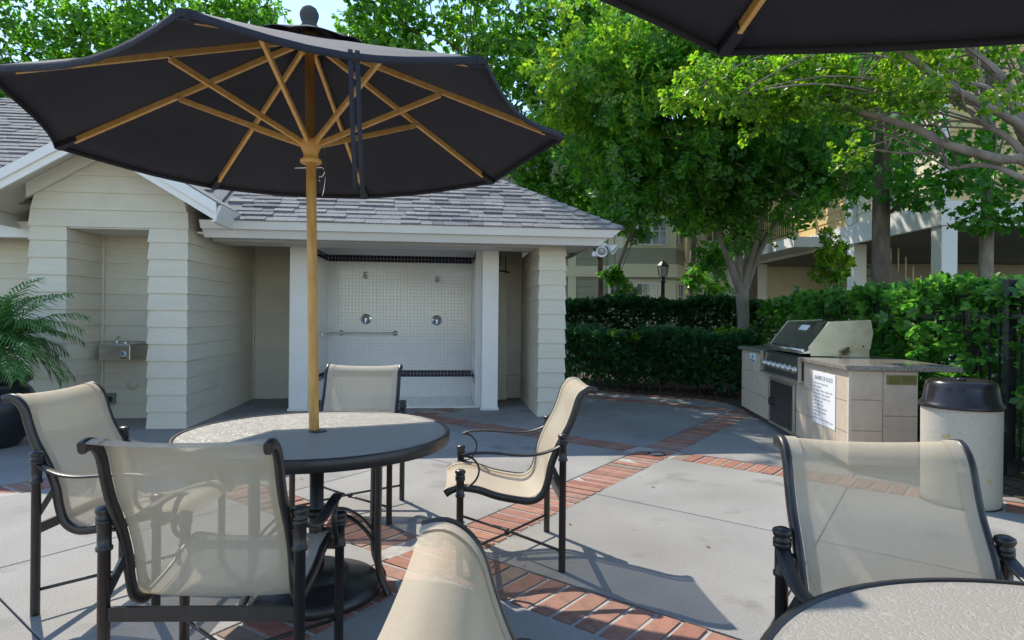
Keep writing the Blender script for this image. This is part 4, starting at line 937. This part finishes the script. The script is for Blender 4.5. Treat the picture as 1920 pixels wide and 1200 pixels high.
tree('evergreen_tree', 'tall tree closing the view behind the shade tree', (6.2, 16.5, 0), [[((6.2, 16.5, 0), .2), ((6.2, 16.5, 4), .15), ((6.2, 16.3, 8), .07)]],
     [E_((6.0, 16.2, 8.2), (3.6, 1.4, 2.8), 70, .8, seed=15)], ('bark_dark', 'leaf_far'), [CL1, CL2], 60, .21, twigs=24)
# overhanging tree at the right: branches reach in from outside the frame
def BR(pts, y0, y1, r0, r1):
    n = len(pts); out = []
    for i, (x, y) in enumerate(pts):
        Y = y0 + (y1 - y0) * i / (n - 1); px, py = 1280 + x / 3, y / 3
        out.append(((Y * (px - 960) / 1190, Y, 1.25 + Y * (592 + (px - 960) * .0096 - py) / 1190), r0 + (r1 - r0) * i / (n - 1)))
    return out
fork = ((5.35, 6.15, 2.35), .10)
st = [[((5.5, 6.2, 0), .15), ((5.45, 6.2, 1.2), .13), fork, ((5.25, 6.1, 2.7), .08)],
      [((5.38, 6.15, 2.5), .075)] + BR([(1920, 905), (1780, 895), (1600, 850), (1440, 800), (1340, 740), (1200, 690), (1000, 630), (850, 575), (690, 545), (540, 510), (350, 465), (210, 430)], 6.0, 6.9, .05, .014),
      [((5.3, 6.1, 2.6), .06)] + BR([(1920, 740), (1800, 650), (1680, 590), (1480, 480), (1300, 350), (1150, 245), (1000, 120)], 6.0, 5.7, .045, .02),
      BR([(1800, 650), (1720, 510), (1600, 475), (1400, 475), (1200, 490), (1000, 500), (780, 485)], 5.97, 6.6, .03, .012),
      [((5.3, 6.1, 2.5), .05)] + BR([(1920, 1010), (1760, 940), (1620, 930), (1490, 945), (1440, 870), (1200, 860), (980, 830)], 6.0, 6.9, .03, .010),
      [((5.28, 6.1, 2.6), .07)] + BR([(1920, 770), (1850, 560), (1760, 420), (1620, 300), (1560, 225), (1520, 60)], 6.05, 6.4, .06, .03),
      BR([(1920, 870), (1800, 760), (1680, 690), (1690, 560)], 6.0, 6.2, .035, .02)]
def along(branch, cr, off, k, seed):
    g = np.random.default_rng(seed); P = np.array([p for p, _ in branch]); t = g.random(k) * (len(P) - 1); i = t.astype(int); q = P[i] + (P[np.minimum(i + 1, len(P) - 1)] - P[i]) * (t - i)[:, None]
    q += g.normal(size=(k, 3)) * off; return np.concatenate([q, (cr * (.6 + .8 * g.random(k)))[:, None]], 1)
tree('overhanging_tree', 'smooth-barked tree at the right edge with bright yellow-green leaves', (5.5, 6.2, 0), st,
     [along(st[1][7:], .22, np.array([.16, .3, .16]), 16, 1), along(st[2][4:], .2, np.array([.2, .3, .2]), 8, 2), along(st[3][3:], .18, np.array([.15, .25, .14]), 8, 3), along(st[5][3:], .22, np.array([.25, .3, .2]), 8, 4), E_((2.6, 6.9, 3.8), (1.1, .6, .55), 16, .25, seed=31), E_((3.6, 6.6, 4.1), (1.3, .5, .5), 10, .25, seed=32)],
     ('bark_pale', 'leaf_light'), [CL1, CL3], 44, .095, twigs=40, seed=8, r0=.035)
STAR = p_star()
tree('maple_tree', 'maple with straight dark trunk standing behind the hedge right of the grill', (4.72, 8.1, 0), [[((4.72, 8.1, 0), .115), ((4.70, 8.1, 2), .105), ((4.70, 8.1, 4.2), .09), ((4.72, 8.1, 6), .05)]],
     [E_((4.9, 7.9, 3.25), (1.25, .8, .55), 26, .32, seed=41), E_((4.7, 8.2, 5.2), (1.7, 1.2, 1.2), 26, .40, seed=42)], ('bark_dark', 'leaf_maple'), [STAR], 34, .12, .55, twigs=16, seed=5, r0=.05)
tree('maple_tree', 'slimmer grey maple trunk near the right edge behind the hedge', (5.98, 8.0, 0), [[((5.98, 8.0, 0), .085), ((5.97, 8.0, 2), .078), ((6.0, 8.0, 4), .06), ((6.0, 8, 5.5), .04)]],
     [E_((5.75, 7.7, 2.75), (1.0, .6, .38), 20, .28, seed=43), E_((6.2, 7.8, 4.4), (1.6, 1.1, 1.2), 26, .40, seed=44)], ('bark', 'leaf_maple'), [STAR], 34, .12, .55, twigs=14, seed=6, r0=.05)
tree('young_tree', 'slender young tree with bent stem behind the dark hedge below the floodlight', (2.28, 13.6, 0), [[((2.28, 13.6, 0), .05), ((2.22, 13.6, 1.6), .045), ((2.3, 13.6, 2.4), .04), ((2.65, 13.6, 3.3), .03)]],
     [E_((2.25, 13.6, 2.1), (.28, .25, .6), 8, .16, seed=51), E_((2.7, 13.5, 3.4), (.5, .4, .5), 10, .25, seed=52)], ('bark', 'leaf_tree'), [CL1], 18, .16, twigs=10, seed=7, r0=.03)
tree('young_tree', 'slender straight young tree left of the shade tree stems', (3.85, 13.8, 0), [[((3.85, 13.8, 0), .075), ((3.88, 13.8, 1.6), .07), ((3.95, 13.8, 3.4), .055)]],
     [E_((4.2, 13.6, 2.3), (.45, .3, .55), 12, .2, seed=53), E_((3.95, 13.8, 3.7), (.8, .5, .6), 14, .3, seed=54)], ('bark', 'leaf_tree'), [CL1, PIN], 20, .2, twigs=12, seed=9, r0=.03)
tree('young_tree', 'thin sapling with yellow-green leaves in front of the balcony post', (5.1, 10.1, 0), [[((5.1, 10.1, 0), .02), ((5.08, 10.1, 1.4), .017), ((5.05, 10.1, 2.7), .008)]],
     [E_((5.06, 10.1, 1.95), (.22, .2, .65), 14, .13, seed=55)], ('bark', 'leaf_light'), [CL1], 16, .13, twigs=8, seed=10, r0=.02)

# ---------------------------------------------------------------- hedges
def hedge(name, label, path, width, z0, z1, n, mat, prs, size, seed=0, stems=True, face=.62, low=1.0, group='clipped hedges'):
    g = np.random.default_rng(seed); P = np.array(path, float); seg = np.linalg.norm(P[1:] - P[:-1], axis=1); cum = np.concatenate([[0], np.cumsum(seg)])
    t = g.random(n) * cum[-1]; i = np.clip(np.searchsorted(cum, t) - 1, 0, len(seg) - 1); f = (t - cum[i]) / seg[i]
    c = P[i] + (P[i + 1] - P[i]) * f[:, None]; d = (P[i + 1] - P[i]) / seg[i][:, None]; nv = np.stack([-d[:, 1], d[:, 0]], 1)
    a = g.random(n); w = g.random(n) * 2 - 1; h = g.random(n)
    side = a < face; w = np.where(side, np.sign(w) * (1 - .25 * g.random(n) ** 2), w); top = (~side) & (a < .9); h = np.where(top, 1 - .12 * g.random(n) ** 2, h)
    keep = (h > .5) | (g.random(n) < low)
    bump = .10 * np.sin(t * 2.3 + seed) + .07 * np.sin(t * 5.1 + h * 4) + .06 * g.normal(size=n)
    q = np.stack([c[:, 0] + nv[:, 0] * (w * width / 2 + bump * np.sign(w)), c[:, 1] + nv[:, 1] * (w * width / 2 + bump * np.sign(w)), z0 + (z1 - z0) * h + .05 * np.sin(t * 3.7 + seed) * h + .03 * g.normal(size=n)], 1)
    A = np.stack([nv[:, 0] * w * .9, nv[:, 1] * w * .9, np.where(top, 1.0, .25)], 1) + g.normal(size=(n, 3)) * .45
    base = (P[0][0], P[0][1], 0); hh = empty(name, base, 0, label, 'hedge', group)
    q -= np.array(base); scatter(q[keep], A[keep], (size * (.7 + .6 * g.random(n)))[keep], prs, 'foliage', mat, hh, .9)
    if stems:
        mb = MB(); rg = random.Random(seed)
        for k in range(int(cum[-1] / .16)):
            tt = rg.uniform(0, cum[-1]); ii = min(int(np.searchsorted(cum, tt)), len(seg)) - 1; ii = max(ii, 0); pp_ = P[ii] + (P[ii + 1] - P[ii]) * ((tt - cum[ii]) / seg[ii])
            s = Vector((pp_[0] - base[0] + rg.uniform(-.3, .3) * width, pp_[1] - base[1] + rg.uniform(-.3, .3) * width, 0)); limb(mb, s, s + Vector((rg.uniform(-.2, .2), rg.uniform(-.2, .2), z1 * .85)), .014, .005, 0, .05, 5, rg)
        tag(mb.build('stems', 'bark_dark', hh), kind='stuff')
    return hh
pm('leaf_low', [(.012, .052, .026), (.026, .095, .042), (.05, .15, .055), (.13, .28, .06)], 1.2, transl=.42, **LEAF)
hedge('low_hedge', 'waist-high glossy hedge in front of the iron fence beside the pool house', [(1.05, 11.6), (1.85, 10.98), (3.0, 10.52), (3.85, 10.05)], .75, .16, .96, 6600, 'leaf_low', [CL1, CL2], .105, 1, low=.75)
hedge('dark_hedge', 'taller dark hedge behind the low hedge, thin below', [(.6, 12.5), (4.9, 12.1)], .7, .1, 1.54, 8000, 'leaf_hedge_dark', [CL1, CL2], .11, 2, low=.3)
hedge('leafy_hedge', 'bright broad-leaved hedge growing through the fence behind the island', [(4.55, 10.6), (4.55, 8.2), (4.38, 6.2), (4.42, 4.7), (4.55, 2.8)], .8, .15, 1.52, 8200, 'leaf_hedge', [CL1, CL3], .13, 3)
sp = np.array([(2.75, 10.3, .95), (2.95, 10.28, .9), (3.3, 10.1, .98), (3.55, 10.0, 1.0), (3.05, 10.12, .62), (3.25, 10.05, .5), (1.75, 10.75, .93), (2.05, 10.62, .88), (3.7, 9.95, .92), (2.9, 10.2, .45)]); sp = np.concatenate([sp - np.array((1.05, 11.6, 0)), np.full((len(sp), 1), .11)], 1)  # clump centres for sprigs in a lighter green than the hedge
spr = scatter(*leafpts(sp, 16, .11, -.6), [CL1, CL3], 'bright_sprigs', 'leaf_light', bpy.data.objects['low_hedge']); spr['label'] = 'bright green sprigs'
# fallen leaves on the bed
g = np.random.default_rng(4); n = 1800; P = np.stack([g.random(n) * 2.6 + 1.1, 9.2 + g.random(n) * 2.0, np.full(n, .02)], 1)
P = P[(P[:, 1] > 10.45 - (P[:, 0] - 1.6) * .52)]
P2 = np.stack([3.6 + g.random(500) * .8, 2.6 + g.random(500) * 4, np.full(500, .02)], 1); P3 = np.concatenate([P, P2])
lit = scatter(P3, np.concatenate([g.normal(size=(len(P3), 2)), g.normal(size=(len(P3), 1)) * .15], 1), .05 * (.6 + .8 * g.random(len(P3))), [(leaf(1, .25), LF)], 'leaf_litter', 'dry_leaf', None, 3.0); tag(lit, 'brown fallen leaves scattered on the planting bed', 'leaves', kind='stuff')

P4 = np.stack([-3 + g.random(260) * 7, 2.2 + g.random(260) ** .6 * 8, np.full(260, .006)], 1); P4 = P4[(P4[:, 0] < 3.4)]
bits = scatter(P4, np.concatenate([g.normal(size=(len(P4), 2)), g.normal(size=(len(P4), 1)) * .1], 1), .022 * (.5 + g.random(len(P4))), [(leaf(1, .3), LF)], 'leaf_litter', 'dry_leaf', None, 3.0); tag(bits, 'tiny dry leaf bits scattered over the concrete patio', 'leaves', kind='stuff')

# ---------------------------------------------------------------- apartment house behind the hedge
ap = empty('apartment_house', (0, 20, 0), 0, 'grey and cream two-storey apartment house with bay windows behind the hedge', 'building')
def part(name, mat, *bx, parent=ap, bevel=0):
    mb = MB()
    for b in bx: mb.box(*b)
    return mb.build(name, mat, parent, bevel)
def lap(parent, x0, x1, z0, z1, y, mat, e=.22):
    z = z0
    while z < z1 - .02:
        h = min(e, z1 - z); MB().hexa([(x0, y - .03, z), (x1, y - .03, z), (x1, y, z), (x0, y, z)], [(x0, y - .006, z + h), (x1, y - .006, z + h), (x1, y, z + h), (x0, y, z + h)]).build('siding_board', mat, parent); z += e
w1 = part('wall', 'grey_siding', (-1, 3.05, .0, 1, 0, 7)); lap(w1, 1.7, 2.98, 0, 2.45, 0, 'grey_siding'); lap(w1, 1.7, 2.98, 2.85, 6, 0, 'grey_siding')
w2 = part('wall', 'grey_siding', (5.5, 12, .3, 1.3, 0, 7)); lap(w2, 5.55, 9.5, 0, 2.1, .3, 'grey_siding'); lap(w2, 5.55, 9.5, 2.5, 6.5, .3, 'cream')
part('band', 'cream', (-1, 3.0, -.08, -.035, 2.5, 2.84), (5.52, 12, .2, .262, 2.12, 2.48)); part('corner_trim', 'cream', (1.75, 2.0, -.06, -.035, 0, 6))
# bay: a prism with canted sides
bay = [(3.0, .02), (3.35, -.75), (4.95, -.75), (5.5, .25)]
for z0, z1, mt in ((0, 2.4, 'cream'), (2.86, 3.35, 'grey_siding'), (3.35, 5.4, 'cream'), (5.4, 7, 'grey_siding')): MB().prism(bay, z0, z1).build('bay_wall', mt, ap)
MB().prism([(2.97, -.0), (3.32, -.82), (4.98, -.82), (5.56, .2)], 2.46, 2.855).build('bay_band', 'cream', ap); MB().prism([(2.95, -.02), (3.3, -.85), (5.0, -.85), (5.6, .2)], 2.401, 2.455).build('bay_shadow_strip', 'dark_soffit', ap)  # the strip's dark colour stands in for shade under the band
def window(a, b, z0, z1, nx, nz, parent=ap):
    a, b = Vector((*a, 0)), Vector((*b, 0)); d = (b - a).normalized(); n_ = Vector((d.y, -d.x, 0)); L = (b - a).length
    def bx(s0, s1, y0, y1, t0, t1): return MB().hexa(*[[a + d * s0 + n_ * t1 + Vector((0, 0, z)), a + d * s1 + n_ * t1 + Vector((0, 0, z)), a + d * s1 + n_ * t0 + Vector((0, 0, z)), a + d * s0 + n_ * t0 + Vector((0, 0, z))] for z in (y0, y1)])
    w = bx(0, L, z0, z1, .002, .012).build('window', 'pane', parent); fr = MB()
    for s0, s1, y0, y1 in ((0, .05, z0, z1), (L - .05, L, z0, z1), (.05, L - .05, z0, z0 + .05), (.05, L - .05, z1 - .05, z1)):
        q = bx(s0, s1, y0, y1, .0125, .05); fr.add(q.v, q.f)
    fr.build('frame', 'white_paint', w); mu = MB()
    for i in range(1, nx):
        th = .03 if (nx == 4 and i == 2) else .014; q = bx(L * i / nx - th, L * i / nx + th, z0 + .05, z1 - .05, .0125, .035); mu.add(q.v, q.f)
    for j in range(1, nz): q = bx(.05, L - .05, z0 + (z1 - z0) * j / nz - .012, z0 + (z1 - z0) * j / nz + .012, .0125, .030); mu.add(q.v, q.f)
    if mu.v: mu.build('muntin', 'white_paint', w)
window((3.72, -.75), (4.66, -.75), 1.5, 2.3, 4, 2); window((3.75, -.75), (4.68, -.75), 3.42, 4.3, 4, 2); window((3.08, -.155), (3.28, -.6), 1.5, 2.3, 2, 2); window((5.02, -.62), (5.35, -.02), 1.5, 2.3, 2, 2); window((5.04, -.6), (5.37, .0), 3.5, 4.5, 2, 3); window((6.15, .27), (6.6, .27), 3.65, 4.6, 2, 2)
part('roof', 'dark_soffit', (-1.5, 12.5, -.9, 2, 7.0, 7.2))
# ---------------------------------------------------------------- yellow house raised on white posts (local x = 0 is its sunlit left face, y = 0 its front)
yh = empty('raised_house', (7.44, 11, 0), 0, 'yellow clapboard house raised on white posts at the right', 'building')
Y = lambda *a, **k: part(*a, parent=yh, **k)
w3 = Y('wall', 'yellow_siding', (.04, 9, .04, 9, 3.22, 7.2))
def lap_left(parent, y0, y1, z0, z1, x, mat, e=.2):
    z = z0
    while z < z1 - .02:
        h = min(e, z1 - z); MB().hexa([(x - .03, y0, z), (x, y0, z), (x, y1, z), (x - .03, y1, z)], [(x - .006, y0, z + h), (x, y0, z + h), (x, y1, z + h), (x - .006, y1, z + h)]).build('siding_board', mat, parent); z += e
lap(w3, .04, 6, 3.32, 6.6, .04, 'yellow_siding', .2); lap_left(w3, .04, 2.75, 3.32, 6.6, .04, 'cream'); lap_left(w3, 3.05, 8.9, 3.32, 6.6, .04, 'yellow_siding')  # near left face in cream: sunlight put into the yellow siding's colour
Y('corner_trim', 'white_paint', (-.04, .09, -.04, .036, 3.32, 6.6)); Y('corner_trim', 'white_paint', (-.075, .036, 2.76, 3.04, 3.303, 6.6))
Y('floor_beam', 'white_paint', (-.06, 9, -.06, .03, 2.88, 3.31), bevel=.01); Y('floor_beam', 'white_paint', (-.06, .03, .031, 9, 2.88, 3.30), bevel=.01)
Y('soffit', 'dark_soffit', (.031, 9, .031, 9, 2.9, 3.2))
for x, y in ((-.02, -.02), (-.02, 2.8), (-.02, 8.2), (4.2, -.02)): Y('post', 'white_paint', (x, x + .28, y, y + .28, 0, 2.88), bevel=.01)
w5 = Y('wall', 'cream', (-2.2, 2.6, 9.2, 9.6, 0, 2.88)); lap(w5, -2.2, 2.6, 0, 2.85, 9.2, 'cream', .22)
Y('wall', 'grey_siding', (2.6, 9, 7.5, 8, 0, 2.88))
# balcony with iron railing on the left face
bl = Y('balcony', 'white_paint', (-.75, -.061, 4.1, 8.8, 2.95, 3.2), bevel=.01); Y('post', 'white_paint', (-.74, -.56, 8.55, 8.75, 0, 2.95), bevel=.01)
for z in (3.28, 3.95): MB().box(-.72, -.69, 4.2, 8.7, z, z + .03).build('rail', 'iron', bl)
bal = MB().box(-.009, .009, -.009, .009, 3.31, 3.95).mesh('baluster', 'iron')
for i in range(36): o = link('baluster', bal, bl); o.location = (-.705, 4.3 + i * .125, 0)
# outside stair under the house
sr = MB().bar((.9, 3.4, 2.6), (2.6, 3.4, .5), .07, .28).build('stair_stringer', 'dark_soffit', yh)
for i in range(10): MB().box(.95 + i * .17, 1.2 + i * .17, 3.45, 4.5, 2.5 - i * .21, 2.54 - i * .21).build('tread', 'dark_soffit', sr)
for i in range(10): MB().box(.95 + i * .17, .97 + i * .17, 3.37, 3.39, 2.62 - i * .21, 3.3 - i * .21 if i > 2 else 2.86).build('baluster', 'cream', sr)
wn1 = Y('window', 'pane', (1.6, 2.6, .0, .008, 4.5, 6.0))
for bx in ((1.5, 1.6, -.02, .009, 4.4, 6.1), (2.6, 2.7, -.02, .009, 4.4, 6.1), (1.6, 2.6, -.02, .009, 6.0, 6.1), (1.6, 2.6, -.02, .009, 4.4, 4.5), (2.085, 2.115, -.01, -.001, 4.5, 6.0)): MB().box(*bx).build('frame', 'white_paint', wn1)
Y('roof', 'dark_soffit', (-.7, 9.5, -.7, 9.5, 7.2, 7.4))

# ---------------------------------------------------------------- street lamp
lp = empty('lamp_post', (3.56, 15, 0), 0, 'black lantern lamp post in front of the bay windows', 'lamp post')
MB().lathe([(.11, 0), (.11, .15), (.07, .3), (.05, .45), (.045, 2.05), (.07, 2.08), (.05, 2.12), (.05, 2.2)], n=14).build('post', 'iron', lp)
MB().lathe([(.05, 2.2), (.09, 2.22), (.12, 2.44), (.10, 2.45)], n=6, sm=False).build('lantern_glass', 'lamp_glass', lp)
MB().lathe([(.15, 2.445), (.14, 2.47), (.06, 2.56), (.02, 2.58), (.02, 2.62), (0, 2.64)], n=6, sm=False).build('lantern_roof', 'iron', lp)
for k in range(6):
    a = k * math.pi / 3; MB().bar((.095 * math.cos(a), .095 * math.sin(a), 2.21), (.128 * math.cos(a), .128 * math.sin(a), 2.445), .012, .012).build('lantern_bar', 'iron', lp)
